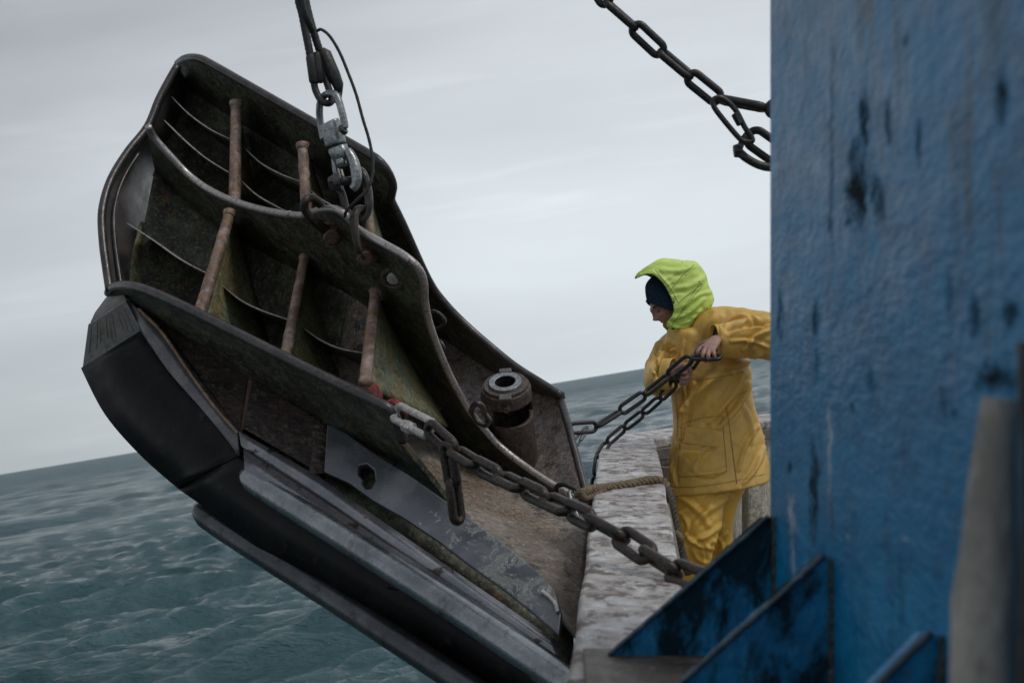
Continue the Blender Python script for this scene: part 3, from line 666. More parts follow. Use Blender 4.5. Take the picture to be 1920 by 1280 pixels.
band('slide_plate', [(458, 846), (600, 940), (720, 1022), (860, 1110), (1050, 1242)], [(460, 885), (600, 972), (740, 1065), (870, 1150), (1055, 1272)], M['ledge'], (4.44, 3.62), (4.36, 3.52), .02)
# rails
def rail(pts, r, nm, m, flat=1.0, rr=None):
    P = resample(cr_spline(pts, 8), 70)
    R_ = [r*min(1, .45+.55*math.sqrt(min(1, k/3))) for k in range(70)]
    mb = MB(); mb.tube(P, R_, 18, flat=flat, ref=rr or (UP*.8+RT*.5)); return mb.build(nm, m, door, smooth=True)
rail([V(458, 884, 4.40), V(480, 904, 4.36), V(560, 955, 4.22), V(700, 1043, 4.0), V(860, 1145, 3.76), V(1080, 1292, 3.46)], .040, 'shoe_rail', M['rail'])
rail([V(370, 948, 4.62), V(392, 972, 4.57), V(470, 1024, 4.42), V(620, 1118, 4.16), V(780, 1222, 3.9), V(930, 1320, 3.7)], .038, 'shoe_rail', M['railshade'])
# shoe sole between the rails, with the groove
band('shoe_sole', [(450, 858), (560, 945), (700, 1035), (860, 1138), (1080, 1290)], [(336, 915), (370, 938), (500, 1035), (700, 1165), (940, 1310)], M['shoe'], (4.46, 3.52), (4.62, 3.76), .02)
mb = MB(); mb.tube(resample([V(400, 940, 4.56), V(520, 1020, 4.36), V(700, 1140, 4.08), V(900, 1275, 3.78)], 40), .012, 8); mb.build('sole_ridge', M['shoe'], door, smooth=True)
mb = MB(); mb.tube(cr_spline([V(730, 1098, 3.98), V(755, 1105, 3.95), V(775, 1128, 3.93), V(770, 1140, 3.93)], 6), .010, 8); mb.build('lug', M['shoe'], door, smooth=True)
# eye in the middle plate
c0 = PB(738, 522)-FW*.01; ea = (-FW*.82-UP*.42-RT*.1).normalized(); e1 = ea.orthogonal().normalized(); e2 = ea.cross(e1)
mb = MB(); mb.tube([c0+(e1*math.cos(a)+e2*math.sin(a))*.033 for a in [2*math.pi*k/30 for k in range(30)]], .009, 8, closed=True); mb.tube([c0-ea*.05, c0-ea*.004], .034, 28)
eye = mb.build('eye_ring', M['socket'], door, smooth=True)
mb = MB(); mb.tube([c0-ea*.02, c0+ea*.004, c0+ea*.008], [.0215, .0215, .017], 24); mb.build('pin', M['linkwhite'], eye, smooth=True)
# bolts for the shackles
def hexbolt(c, ax, r, h, m, nm='bolt', parent=door, end=None):
    u = ax.orthogonal().normalized(); w = ax.cross(u); mb = MB()
    ring = lambda rr, q: [c+ax*q+(u*math.cos(math.pi/3*k)+w*math.sin(math.pi/3*k))*rr for k in range(6)]
    mb.grid([ring(r, 0), ring(r, h*.8), ring(r*.85, h)], True); mb.f.append([12, 13, 14, 15, 16, 17]); mb.f.append([0, 1, 2, 3, 4, 5])
    o = mb.build(nm, m, parent, bevel=.001)
    mb = MB(); mb.tube([c-ax*.02, c+ax*.003], r*1.25, 18); mb.build('washer', m, o, bevel=.001)
    if end: mb = MB(); mb.tube([c+ax*h, c+ax*(h+.006)], r*.62, 14); mb.build('bolt_end', end, o)
axb = (-FW*.75-UP*.6+RT*.05).normalized()
hexbolt(PB(624, 438, -.02), axb, .031, .034, M['bolt'], end=M['bolt'])
hexbolt(PB(687, 478, -.02), axb, .031, .030, M['bolt'], end=M['green'])
# socket tube on the upper wall
ax = (V(966, 868, 5.20)-V(948, 722, 5.02)).normalized()
ct = V(948, 724, 5.02); u = RT-ax*RT.dot(ax); u.normalize(); w = ax.cross(u); w = w if w.dot(FW) > 0 else -w
def ring(c, r, a0=0, a1=2*math.pi, n=48): return [c+(u*math.cos(a0+(a1-a0)*k/n)+w*math.sin(a0+(a1-a0)*k/n))*r for k in range(n if a1-a0 > 6.28 else n+1)]
R1 = .086
tilt = (-FW*.30+UP*.0)
mb = MB(); L = .29
# lower full tube
mb.grid([ring(ct+ax*.125, R1), ring(ct+ax*.125, R1-.012)][::-1]+[ring(ct+ax*.125, R1), ring(ct+ax*.30, R1)]+[ring(ct+ax*.42, R1)], True)
sk = mb.build('socket', M['socket'], door, smooth=False, bevel=.002)
mb = MB(); mb.grid([ring(ct+ax*.125, R1-.012), ring(ct+ax*.40, R1-.012)], True); mb.build('bore', M['inner'], sk, smooth=True)
# the wall left standing on the left and back of the window
mb = MB(); a0, a1 = rad(20), rad(232)
mb.grid([ring(ct+ax*.03, R1, a0, a1, 30), ring(ct+ax*.13, R1, a0, a1, 30)]); mb.build('socket_wall', M['socket'], sk, smooth=True, solid=.012)
mb = MB(); mb.grid([ring(ct, R1-.014), ring(ct, R1), ring(ct+ax*.012, R1+.003), ring(ct+ax*.05, R1+.003), ring(ct+ax*.05, R1-.02)], True); mb.build('collar', M['socket'], sk, bevel=.002)
mb = MB(); mb.grid([ring(ct-ax*.012, .036), ring(ct-ax*.012, .078), ring(ct+ax*.004, .080), ring(ct+ax*.004, .036)], True); mb.grid([ring(ct-ax*.012, .036), ring(ct+ax*.06, .036)], True); mb.build('cap', M['socket'], sk, bevel=.002)
mb = MB(); mb.grid([ring(ct-ax*.013, .035), ring(ct-ax*.022, .037), ring(ct-ax*.022, .058), ring(ct-ax*.013, .060)], True); mb.build('washer', M['galv'], sk, bevel=.002)
mb = MB(); mb.grid([ring(ct-ax*.02, .0345), ring(ct+ax*.08, .034)], True); mb.build('bore', M['black'], sk)
mb = MB(); c = ct-w*R1-ax*.010+u*.0; mb.box(c, u*.022, w*.018, ax*.006); mb.build('tab', M['foil'], sk, bevel=.003)
mb = MB(); c = ct+w*(R1-.01)-ax*.014; mb.box(c, u*.022, w*.012, ax*.006); mb.build('tab', M['foil'], sk, bevel=.003)
hexbolt(ct-w*(R1+.004)+ax*.034, -w, .013, .014, M['socket'], parent=sk)
# small lifting eyes on the wall behind
def eyelet(pts, r, m, nm='lifting_eye'):
    mb = MB(); mb.tube(cr_spline(pts, 7), r, 10); return mb.build(nm, m, door, smooth=True)
eyelet([V(806, 590, 5.2), V(811, 583, 5.12), V(824, 588, 5.1), V(834, 600, 5.1), V(830, 610, 5.12), V(815, 616, 5.15), V(806, 606, 5.2)], .0065, M['inner'])
eyelet([V(812, 636, 5.05), V(826, 641, 4.98), V(832, 654, 4.98), V(826, 664, 5.02)], .0065, M['rim'])
eyelet([V(884, 772, 4.78), V(888, 760, 4.7), V(898, 757, 4.68), V(906, 765, 4.7), V(908, 775, 4.74)], .010, M['rim'])
eyelet([V(884, 772, 4.78), V(895, 790, 4.78), V(910, 798, 4.76), V(918, 788, 4.74), V(908, 772, 4.74)], .008, M['rim'])

# ------------------------------------------------------------------ chains
def link_mesh(L, r, Wd, m):
    a = Wd/2-r; h = L/2-r-a; P = []
    for k in range(13): t_ = math.pi*k/12; P.append(Vector((a*math.cos(t_), 0, h+a*math.sin(t_))))
    for k in range(13): t_ = math.pi+math.pi*k/12; P.append(Vector((a*math.cos(t_), 0, -h+a*math.sin(t_))))
    mb = MB(); mb.tube(P, r, 12, closed=True, ref=Vector((0, 1, 0)))
    me = bpy.data.meshes.new('link'); me.from_pydata(mb.v, [], mb.f)
    bm = bmesh.new(); bm.from_mesh(me); bmesh.ops.remove_doubles(bm, verts=bm.verts, dist=1e-6); bmesh.ops.recalc_face_normals(bm, faces=bm.faces); bm.to_mesh(me); bm.free()
    me.polygons.foreach_set('use_smooth', [True]*len(me.polygons)); me.materials.append(m); return me
def chain(root, P, L, r, Wd, m, tw0=0, jit=.2, pitch=None):
    P = resample(cr_spline(P, 10), 400); me = link_mesh(L, r, Wd, m)
    tot = sum((b-a).length for a, b in zip(P, P[1:])); pitch = pitch or (L-2*r*1.02); n = max(1, int(round(tot/pitch))); pitch = tot/n
    cum = [0]
    for a, b in zip(P, P[1:]): cum.append(cum[-1]+(b-a).length)
    def at(s):
        s = min(max(s, 0), tot)
        for i in range(len(P)-1):
            if cum[i+1] >= s: return P[i].lerp(P[i+1], (s-cum[i])/max(cum[i+1]-cum[i], 1e-9))
        return P[-1]
    for k in range(n):
        a = at(k*pitch); b = at((k+1)*pitch); z = (b-a).normalized(); c = (a+b)/2
        toc = (CAM-c).normalized(); y = (toc-z*toc.dot(z)).normalized(); x = y.cross(z)
        ang = rad(tw0)+(math.pi/2 if k % 2 else 0)+(random.random()-.5)*jit*2
        x2 = x*math.cos(ang)+y*math.sin(ang); y2 = z.cross(x2)
        o = bpy.data.objects.new('link', me); COL.objects.link(o); o.parent = root
        o.matrix_basis = Matrix(((x2.x, y2.x, z.x, c.x-root.location.x), (x2.y, y2.y, z.y, c.y-root.location.y), (x2.z, y2.z, z.z, c.z-root.location.z), (0, 0, 0, 1)))
near_ch = thing('heavy_chain', 'thick brown chain slanting from the white quick link down across the white gunwale', 'chain', V(1060, 950, 3.6))
chain(near_ch, [V(803, 800, 3.86), V(868, 856, 3.76), V(1000, 924, 3.46), V(1112, 976, 3.2)], .140, .0118, .062, M['chain'], 40, .12)
chain(near_ch, [V(1112, 976, 3.2), V(1178, 1013, 3.1), V(1245, 1060, 2.98), V(1318, 1092, 2.86)], .142, .0112, .062, M['chain'], 78, .08, .112)
tail = thing('hanging_chain_end', 'loose two link chain end dangling below the thick chain, over the speckled plate', 'chain', V(850, 900, 3.95))
chain(tail, [V(838, 838, 3.80), V(849, 902, 3.80), V(858, 972, 3.80)], .135, .0125, .056, M['chain'], 38, .1)
mc = thing('held_chain', 'long black chain gripped in the hands of the person, rising to them from the door', 'chain', V(1200, 735, 6.5))
chain(mc, [V(1068, 803, 6.3), V(1110, 803, 6.35), V(1152, 778, 6.4), V(1205, 742, 6.42), V(1255, 703, 6.4), V(1300, 668, 6.34), V(1352, 670, 6.3)], .152, .0092, .062, M['chainblack'], 20, .25)
mc2 = thing('slack_chain', 'slack black chain hanging from the hands down over the far tip of the white gunwale', 'chain', V(1200, 800, 6.7))
chain(mc2, [V(1316, 656, 6.36), V(1290, 694, 6.44), V(1262, 722, 6.52), V(1216, 766, 6.6), V(1165, 806, 6.66), V(1131, 838, 6.6), V(1120, 870, 6.5), V(1117, 905, 6.45), V(1116, 940, 6.45)], .128, .0085, .058, M['chainblack'], 40, .1)
uc = thing('slack_chain', 'black chain sagging across the sky from the top edge to behind the blue plate', 'chain', V(1300, 150, 3.9))
chain(uc, [V(880, -560, 4.0), V(1010, -230, 4.0), V(1100, -60, 4.0), V(1150, 22, 4.0), V(1195, 55, 4.0), V(1242, 100, 4.0), V(1296, 145, 4.0), V(1347, 186, 4.0)], .130, .0108, .058, M['chainblack'], 10, .2)
chain(uc, [V(1347, 186, 4.0), V(1438, 203, 3.95), V(1530, 210, 3.9)], .15, .0125, .058, M['chainblack'], 80, .1)
uh = thing('drooping_chain', 'short black chain with a shackle hanging from the carabiner beside the blue plate edge', 'chain', V(1420, 290, 3.95))
chain(uh, [V(1402, 250, 4.0), V(1460, 292, 4.0), V(1530, 330, 3.95)], .13, .0115, .075, M['chainblack'], 12, .05, .10)
# big shackle at its end
mb = MB(); mb.tube(cr_spline([V(1384, 283, 3.96), V(1400, 297, 3.95), V(1425, 310, 3.95), V(1450, 313, 3.95), V(1480, 300, 3.95)], 8), .012, 12); mb.tube([V(1376, 284, 3.96), V(1384, 283, 3.96), V(1391, 281, 3.96)], [.017, .02, .017], 14)
mb.tube(cr_spline([V(1386, 281, 3.96), V(1393, 262, 3.97), V(1402, 250, 3.98)], 5), .009, 10); mb.build('shackle', M['chainblack'], uh, smooth=True)
bc = thing('small_chain', 'black chain hanging under the door at the bottom edge of the photo', 'chain', V(880, 1290, 4.1))
chain(bc, [V(862, 1245, 4.1), V(874, 1290, 4.1), V(890, 1345, 4.1)], .10, .009, .05, M['chainblack'], 30, .1)
chain(bc, [V(880, 1255, 4.14), V(905, 1280, 4.14), V(930, 1310, 4.14)], .10, .009, .05, M['chainblack'], 30, .1)

def carabiner(P, r, m, sleeve=None, name='carabiner', label='', sr=1.7):
    c = sum(P, Vector((0, 0, 0)))/len(P); root = thing(name, label, name.replace('_', ' '), c)
    mb = MB(); mb.tube(cr_spline(P, 6, True), r, 12, closed=True); mb.build('body', m, root, smooth=True)
    if sleeve:
        a, b = sleeve; mb = MB(); mb.tube([a, a.lerp(b, .08), a.lerp(b, .92), b], [r*1.2, r*sr, r*sr, r*1.2], 6); mb.build('gate_sleeve', m, root, bevel=.001)
    return root
carabiner([V(1100, 800, 6.35), V(1092, 806, 6.34), V(1078, 824, 6.33), V(1074, 832, 6.33), V(1078, 836, 6.33), V(1085, 831, 6.33), V(1095, 812, 6.34), V(1101, 806, 6.35)], .0062, M['galv'], (V(1088, 826, 6.33), V(1098, 808, 6.34)), label='small silver carabiner joining the held chain to the door edge')
carabiner([V(1341, 185, 3.93), V(1337, 193, 3.93), V(1345, 210, 3.93), V(1385, 258, 3.93), V(1400, 266, 3.93), V(1411, 262, 3.93), V(1396, 238, 3.93), V(1378, 205, 3.93), V(1355, 185, 3.93)], .0078, M['chainblack'], (V(1378, 212, 3.93), V(1390, 234, 3.93)), label='dark carabiner clipped to the chain beside the upper edge of the blue plate')
carabiner([V(1072, 920, 4.55), V(1068, 927, 4.53), V(1080, 960, 4.5), V(1092, 985, 4.46), V(1101, 983, 4.46), V(1098, 970, 4.48), V(1084, 935, 4.53), V(1078, 921, 4.55)], .0075, M['galv'], None, label='silver carabiner at the end of the tan rope, behind the thick chain')
mb = MB(); mb.tube(cr_spline([V(1052, 932, 4.62), V(1043, 922, 4.6), V(1045, 911, 4.58), V(1058, 908, 4.56), V(1074, 914, 4.55), V(1089, 924, 4.55)], 7), .0085, 10)
o = mb.build('hook', M['black'], None, smooth=True); tag(o, 'black curved hook holding the end of the tan rope', 'hook')
# white quick link with its red shackle
ql = thing('quick_link', 'pale quick link between the red shackle and the thick chain', 'quick link', V(770, 790, 4.1))
a_, b_ = V(741, 771, 4.1), V(808, 806, 3.87); dr = (b_-a_).normalized(); sd_ = (UP*.85+RT*.5); sd_ = (sd_-dr*sd_.dot(dr)).normalized()
hw = .0215; P = []
Lk = (b_-a_).length
for k in range(9): t_ = math.pi*k/8; P.append(b_-dr*hw+(sd_*math.cos(t_)+dr*math.sin(t_))*hw)
for k in range(9): t_ = math.pi*k/8; P.append(a_+dr*hw-(sd_*math.cos(t_)+dr*math.sin(t_))*hw)
mb = MB(); mb.tube(P, .0108, 12, closed=True); mb.build('body', M['linkwhite'], ql, smooth=True)
cm = (a_+b_)/2-dr*.003; mb = MB(); mb.tube([cm-sd_*hw-dr*.028, cm-sd_*hw-dr*.024, cm-sd_*hw+dr*.024, cm-sd_*hw+dr*.028], [.014, .0185, .0185, .014], 6); mb.build('nut', M['linkwhite'], ql, bevel=.001)
rs = thing('red_shackle', 'worn red painted shackle half hidden behind the dark rounded plate edge', 'shackle', V(735, 765, 4.2))
mb = MB(); mb.tube(cr_spline([V(712, 780, 4.30), V(722, 762, 4.24), V(736, 755, 4.2), V(750, 762, 4.16), V(757, 776, 4.16), V(750, 790, 4.22)], 7), .0125, 12); mb.build('bow', M['redpaint'], rs, smooth=True)
mb = MB(); mb.tube([V(692, 742, 4.38), V(689, 738, 4.33)], .043, 32); mb.build('pin_head', M['redpaint'], rs, bevel=.004)

# ------------------------------------------------------------------ lifting gear over the door
GD = 4.50
def twisted(P, R, n=4, r=None, turns=40, m=None, name='wire', parent=None, loc=None, steps=420, seg=7, fuzz=0):
    P = resample(cr_spline(P, 12), steps); mb = MB(); r = r or R*.52
    u = Vector((.3, .2, .9)); fr = []
    for i in range(steps):
        t_ = (P[min(i+1, steps-1)]-P[max(i-1, 0)]).normalized(); u = (u-t_*u.dot(t_)).normalized(); fr.append((u.copy(), t_.cross(u)))
    for s_ in range(n):
        mb.tube([P[i]+(fr[i][0]*math.cos(2*math.pi*(s_/n+turns*i/steps))+fr[i][1]*math.sin(2*math.pi*(s_/n+turns*i/steps)))*(R-r) for i in range(steps)], r, seg, jit=fuzz)
    return mb.build(name, m, parent, smooth=True, loc=loc)
sl = thing('wire_rope_sling', 'dark wire rope sling with crimped sleeves coming down from the top edge', 'wire rope', V(590, 190, GD))
twisted([V(470, -900, GD), V(545, -120, GD), V(558, -10, GD), V(566, 25, GD), V(574, 65, GD), V(583, 112, GD), V(588, 150, GD)], .0135, 5, turns=60, m=M['wire'], name='leg', parent=sl)
twisted([V(480, -900, GD+.02), V(555, -120, GD+.02), V(572, -5, GD+.02), V(585, 50, GD+.02), V(600, 98, GD+.03)], .0135, 5, turns=60, m=M['wire'], name='leg', parent=sl)
twisted([V(476, -900, GD-.02), V(550, -110, GD-.02), V(568, 5, GD-.02), V(582, 48, GD), V(590, 66, GD+.03)], .010, 4, turns=60, m=M['wire'], name='leg', parent=sl)
mb = MB(); mb.tube([V(582, 100, GD), V(583, 108, GD), V(589, 152, GD), V(590, 158, GD)], [.011, .0165, .0165, .011], 16, flat=1); mb.tube([V(593, 98, GD), V(594, 106, GD), V(600, 150, GD), V(600, 156, GD)], [.008, .0125, .0125, .008], 12); mb.build('ferrule', M['wire'], sl, smooth=True)
mb = MB(); mb.tube([V(602, 94, GD+.03), V(608, 102, GD+.03), V(625, 140, GD+.03), V(634, 160, GD+.03), V(636, 178, GD+.03)], [.013, .023, .022, .018, .010], 16); mb.build('ferrule', M['wire'], sl, smooth=True)
twisted([V(588, 152, GD), V(592, 170, GD), V(602, 188, GD-.01), V(615, 194, GD-.02), V(622, 187, GD), V(616, 165, GD+.02), V(606, 135, GD+.03), V(601, 100, GD+.03)], .0115, 5, turns=18, m=M['wire'], name='eye', parent=sl)
twisted([V(636, 172, GD+.03), V(634, 188, GD+.02), V(624, 186, GD+.0)], .010, 4, turns=5, m=M['wire'], name='eye', parent=sl)
# thin line
o = twisted([V(595, 58, GD), V(603, 56, GD-.02), V(618, 68, GD-.03), V(636, 97, GD-.03), V(652, 135, GD-.03), V(668, 178, GD-.04), V(680, 222, GD-.05), V(692, 262, GD-.06), V(699, 300, GD-.08), V(698, 330, GD-.09), V(688, 356, GD-.1), V(668, 376, GD-.1), V(650, 395, GD-.08), V(646, 408, GD-.05)], .0055, 3, turns=70, m=M['wire'], name='thin_cord', loc=V(646, 408, GD), steps=400)
tag(o, 'thin dark cord looping from the wire rope round the right of the shackles', 'cord')
# swivel: bow, body, fork
sw = thing('swivel', 'shiny galvanised swivel with an upper bow and a lower fork', 'swivel', V(650, 350, GD))
mb = MB(); mb.tube(cr_spline([V(607, 262, GD+.05), V(600, 225, GD+.05), V(600, 195, GD+.03), V(608, 180, GD-.0), V(620, 175, GD-.03), V(632, 182, GD-.05), V(641, 210, GD-.06), V(646, 232, GD-.06), V(646, 240, GD-.06)], 7), .0115, 14); mb.build('bow', M['galv'], sw, smooth=True)
mb = MB(); mb.tube([V(640, 247, GD-.065), V(646, 241, GD-.07)], .017, 18); mb.build('bow_end', M['rim'], sw, smooth=False, bevel=.003)
mb = MB(); mb.tube([V(618, 229, GD-.01), V(619, 231, GD-.01), V(629, 268, GD-.01), V(630, 272, GD-.01)], [.030, .0325, .0345, .033], 28, flat=.75, ref=FW); mb.build('body', M['galv'], sw, smooth=True, bevel=.002)
mb = MB(); mb.tube([V(632, 275, GD-.01), V(633, 278, GD-.01), V(641, 294, GD-.01), V(645, 303, GD-.01)], [.028, .0325, .031, .024], 24, flat=.8, ref=FW); mb.tube([V(638, 298, GD-.02), V(642, 313, GD-.02)], .0165, 16)
mb.build('body', M['galv'], sw, smooth=True)
mb = MB(); mb.tube(cr_spline([V(652, 282, GD-.03), V(662, 300, GD-.04), V(668, 325, GD-.05), V(667, 345, GD-.05), V(660, 355, GD-.05)], 7), [.013+.004*math.sin(math.pi*k/28) for k in range(29)], 14)
mb.tube(cr_spline([V(627, 290, GD+.02), V(629, 315, GD+.02), V(634, 335, GD+.02), V(640, 348, GD+.02)], 7), .011, 12); mb.build('fork', M['galv'], sw, smooth=True)
pr = (V(660, 338, GD-.06)-V(618, 345, GD-.06)).normalized()
mb = MB(); mb.tube([V(626, 343, GD-.03), V(664, 337, GD-.03)], .0125, 14); pn = mb.build('pin', M['rim'], sw, smooth=True)
hexbolt(V(627, 343, GD-.03), -pr, .021, .018, M['rim'], parent=sw)
mb = MB(); mb.tube([V(640, 318, GD-.04), V(646, 338, GD-.045)], .0035, 8); mb.build('cotter', M['linkwhite'], sw, smooth=True)
# dark D shackle beneath
ds = thing('shackle', 'black shackle hung in the fork of the shiny swivel', 'shackle', V(670, 420, GD), 'shackles on the trawl door')
mb = MB(); mb.tube(cr_spline([V(634, 345, GD-.0), V(643, 370, GD-.0), V(650, 395, GD-.0), V(664, 410, GD-.0), V(683, 408, GD-.0), V(692, 385, GD-.0), V(690, 355, GD), V(683, 330, GD), V(676, 320, GD+.02), V(670, 326, GD+.03)], 7), .0125, 14); mb.build('bow', M['rim'], ds, smooth=True)
mb = MB(); mb.tube([V(626, 330, GD+.02), V(636, 352, GD+.01)], [.018, .018], 14); mb.build('lug', M['rim'], ds, smooth=True, bevel=.003)
s1 = thing('shackle', 'brown shackle at the left, its loop tipped up over the plate edge', 'shackle', V(620, 450, 4.6), 'shackles on the trawl door')
mb = MB(); mb.tube(cr_spline([V(632, 446, 4.56), V(612, 432, 4.54), V(588, 414, 4.5), V(572, 393, 4.48), V(573, 376, 4.47), V(586, 371, 4.5), V(602, 385, 4.56), V(612, 404, 4.62), V(628, 420, 4.66)], 8), [.0165]*16+[.014]*49, 14); mb.build('bow', M['chain'], s1, smooth=True)
mb = MB(); mb.tube([V(616, 425, 4.62), V(622, 446, 4.52)], .024, 18); mb.build('lug', M['bolt'], s1, bevel=.003)
s2 = thing('shackle', 'brown shackle with the green bolt end, hanging straight below the black shackle', 'shackle', V(680, 480, 4.5), 'shackles on the trawl door')
mb = MB(); mb.tube(cr_spline([V(683, 484, 4.44), V(673, 465, 4.43), V(666, 435, 4.43), V(664, 410, 4.44), V(669, 395, 4.46), V(678, 392, 4.5), V(681, 400, 4.54), V(680, 430, 4.56), V(688, 465, 4.56)], 8), .0135, 14); mb.build('bow', M['chain'], s2, smooth=True)
mb = MB(); mb.tube([V(679, 470, 4.5), V(685, 485, 4.43)], .023, 18); mb.build('lug', M['bolt'], s2, bevel=.003)

# ------------------------------------------------------------------ mooring rope over the gunwale
def gz(px, py): return .495*F/(py-640)
rp = thing('frayed_rope', 'frayed tan rope lying across the white gunwale and hanging down inside it', 'rope', V(1240, 905, 4.9))
R0 = .0172
twisted([V(1086, 928, 4.5), V(1110, 918, 4.62), V(1140, 914, 4.76), V(1180, 908, 4.85), V(1220, 900, 4.95), V(1243, 903, 4.96), V(1252, 920, 4.92)], R0, 3, r=R0*.50, turns=8, m=M['rope'], name='rope_run', parent=rp, fuzz=.12)
twisted([V(1250, 916, 4.93), V(1258, 936, 4.86), V(1262, 960, 4.83), V(1270, 1000, 4.8), V(1280, 1040, 4.78), V(1292, 1075, 4.76)], R0*.9, 3, r=R0*.48, turns=7, m=M['ropedark'], name='rope_run', parent=rp, fuzz=.12)
twisted([V(1086, 920, 4.5), V(1094, 934, 4.52), V(1110, 930, 4.6), V(1130, 920, 4.7)], .014, 3, turns=6, m=M['rope'], name='rope_eye', parent=rp, fuzz=.12)
twisted([V(1268, 1000, 4.6), V(1276, 1010, 4.58), V(1272, 1020, 4.6), V(1264, 1012, 4.62)], .014, 3, turns=4, m=M['rope'], name='knot', parent=rp, fuzz=.12)

# ------------------------------------------------------------------ the person
D0 = 6.8; SC = D0/F
per = thing('person', 'person in lime hood, navy beanie and ochre oilskins hauling on a black chain', 'person', V(1315, 1163, D0))
def ell_ring(px, py, hwpx, dep, d=D0, n=40, slant=0, rot=0, pw=1.0):
    # one horizontal ring: centre pixel, half width in pixels, half depth in metres; slant tips it (pixels, left to right)
    out_ = []
    for k in range(n):
        a = 2*math.pi*k/n; c_, s_ = math.cos(a), math.sin(a)
        c2 = math.copysign(abs(c_)**pw, c_); s2 = math.copysign(abs(s_)**pw, s_)
        out_.append(V(px+hwpx*c2*d/D0*D0/d, py+slant*c_, d)+FW*dep*s2)
    return out_
def interp_rings(keys, n, m=40, pw=1.0, slant=True):
    K = [Vector((k[0], k[1], k[2])) for k in keys]; Kd = [Vector((k[3], k[4], k[5] if len(k) > 5 else 0)) for k in keys]
    a = cr_spline(K, n); b = cr_spline(Kd, n)
    return [ell_ring(p.x, p.y, p.z, q.x, q.y, m, q.z, pw=pw) for p, q in zip(a, b)]
def closed_mesh(mbs):
    objs = []
    return objs
def remesh(mb, voxel, name, m, parent, disp=None, smooth_it=6):
    o = mb.build('tmp', None, parent, smooth=True)
    r = o.modifiers.new('r', 'REMESH'); r.mode = 'VOXEL'; r.voxel_size = voxel; r.use_smooth_shade = True
    s_ = o.modifiers.new('s', 'SMOOTH'); s_.iterations = smooth_it; s_.factor = .5
    dg = bpy.context.evaluated_depsgraph_get(); me = bpy.data.meshes.new_from_object(o.evaluated_get(dg))
    bpy.data.objects.remove(o)
    if disp:
        base = Vector((0, 0, 0)); p = parent
        while p is not None: base += p.location; p = p.parent
        nv = len(me.vertices); co = np.empty(nv*3); me.vertices.foreach_get('co', co); co = co.reshape(-1, 3)
        no = np.empty(nv*3); me.vertices.foreach_get('normal', no); no = no.reshape(-1, 3)
        co2 = disp(co+np.array(base), no)-np.array(base); me.vertices.foreach_set('co', co2.ravel()); me.update()
    me.polygons.foreach_set('use_smooth', [True]*len(me.polygons)); me.materials.clear(); me.materials.append(m)
    q = bpy.data.objects.new(name, me); COL.objects.link(q); q.parent = parent; return q
_R = np.array([list(RT), list(FW), list(UP)])
def topx(co):
    q = (co-np.array(CAM))@_R.T; return 960+q[:, 0]/q[:, 1]*F, 640-q[:, 2]/q[:, 1]*F, q[:, 1]
def folds(lst, seed=0, base=.004, scale=9, ys=.5, mult=1.5):
    # every fold is a real ridge or valley in the cloth: start pixel, end pixel, width (px), height (m)
    def f(co, no):
        px, py, d = topx(co); nb = no@_R.T; facing = np.clip(-nb[:, 1]*2.2, 0, 1)
        h = np.zeros(len(co))
        for (x0, y0, x1, y1, w, a) in lst:
            dx, dy = x1-x0, y1-y0; L2 = dx*dx+dy*dy; t_ = np.clip(((px-x0)*dx+(py-y0)*dy)/L2, 0, 1)
            bow = 6*np.sin(np.pi*t_)*(1 if (x0+y1) % 2 else -1)
            ds_ = np.hypot(px-(x0+dx*t_)-bow*dy/np.sqrt(L2), py-(y0+dy*t_)+bow*dx/np.sqrt(L2)); taper = .35+.65*np.sin(np.pi*np.clip(t_*.9+.05, 0, 1))
            r = ds_/(w*.72)
            h += a*taper*(np.exp(-r*r)-.45*np.exp(-(r-1.7)**2))
        h *= facing*mult
        ns = np.array([noise.noise(Vector((c[0]*scale, c[1]*scale, c[2]*scale*ys+seed)))+.5*noise.noise(Vector((c[0]*scale*2.3+7, c[1]*scale*2.3, c[2]*scale*2.3*ys+seed))) for c in co])
        rg_ = np.array([1-2.2*abs(noise.noise(Vector((c[0]*scale*.8+3, c[1]*scale*.8, c[2]*scale*ys*.8+seed*2+.35*math.sin(c[0]*9))))) for c in co])
        ns = ns*.5+1.5*np.clip(rg_-.45, 0, 1)
        return co+no*(h+base*ns)[:, None]
    return f
# --- trousers (under the jacket hem)
def leg(keys): return interp_rings(keys, 8, 30)
def capgrid(mb, rows):
    o = len(mb.v); n = len(rows[0]); mb.grid(rows, True); mb.f.append([o+k for k in range(n)]); q = o+(len(rows)-1)*n; mb.f.append([q+k for k in range(n)])
mb = MB()
capgrid(mb, leg([(1322, 840, 56, .16, 6.8), (1320, 900, 54, .15, 6.78), (1312, 945, 46, .125, 6.74), (1311, 985, 41, .11, 6.70), (1303, 1020, 37, .10, 6.70), (1300, 1060, 33, .09, 6.74), (1298, 1110, 33, .09, 6.78), (1296, 1140, 34, .10, 6.8)]))
capgrid(mb, leg([(1352, 840, 60, .16, 6.85), (1356, 890, 50, .15, 6.9), (1346, 950, 36, .13, 6.96), (1347, 990, 27, .115, 6.98), (1345, 1020, 29, .10, 7.0), (1335, 1050, 30, .09, 7.04), (1326, 1100, 28, .09, 7.05), (1322, 1140, 30, .1, 7.06)]))
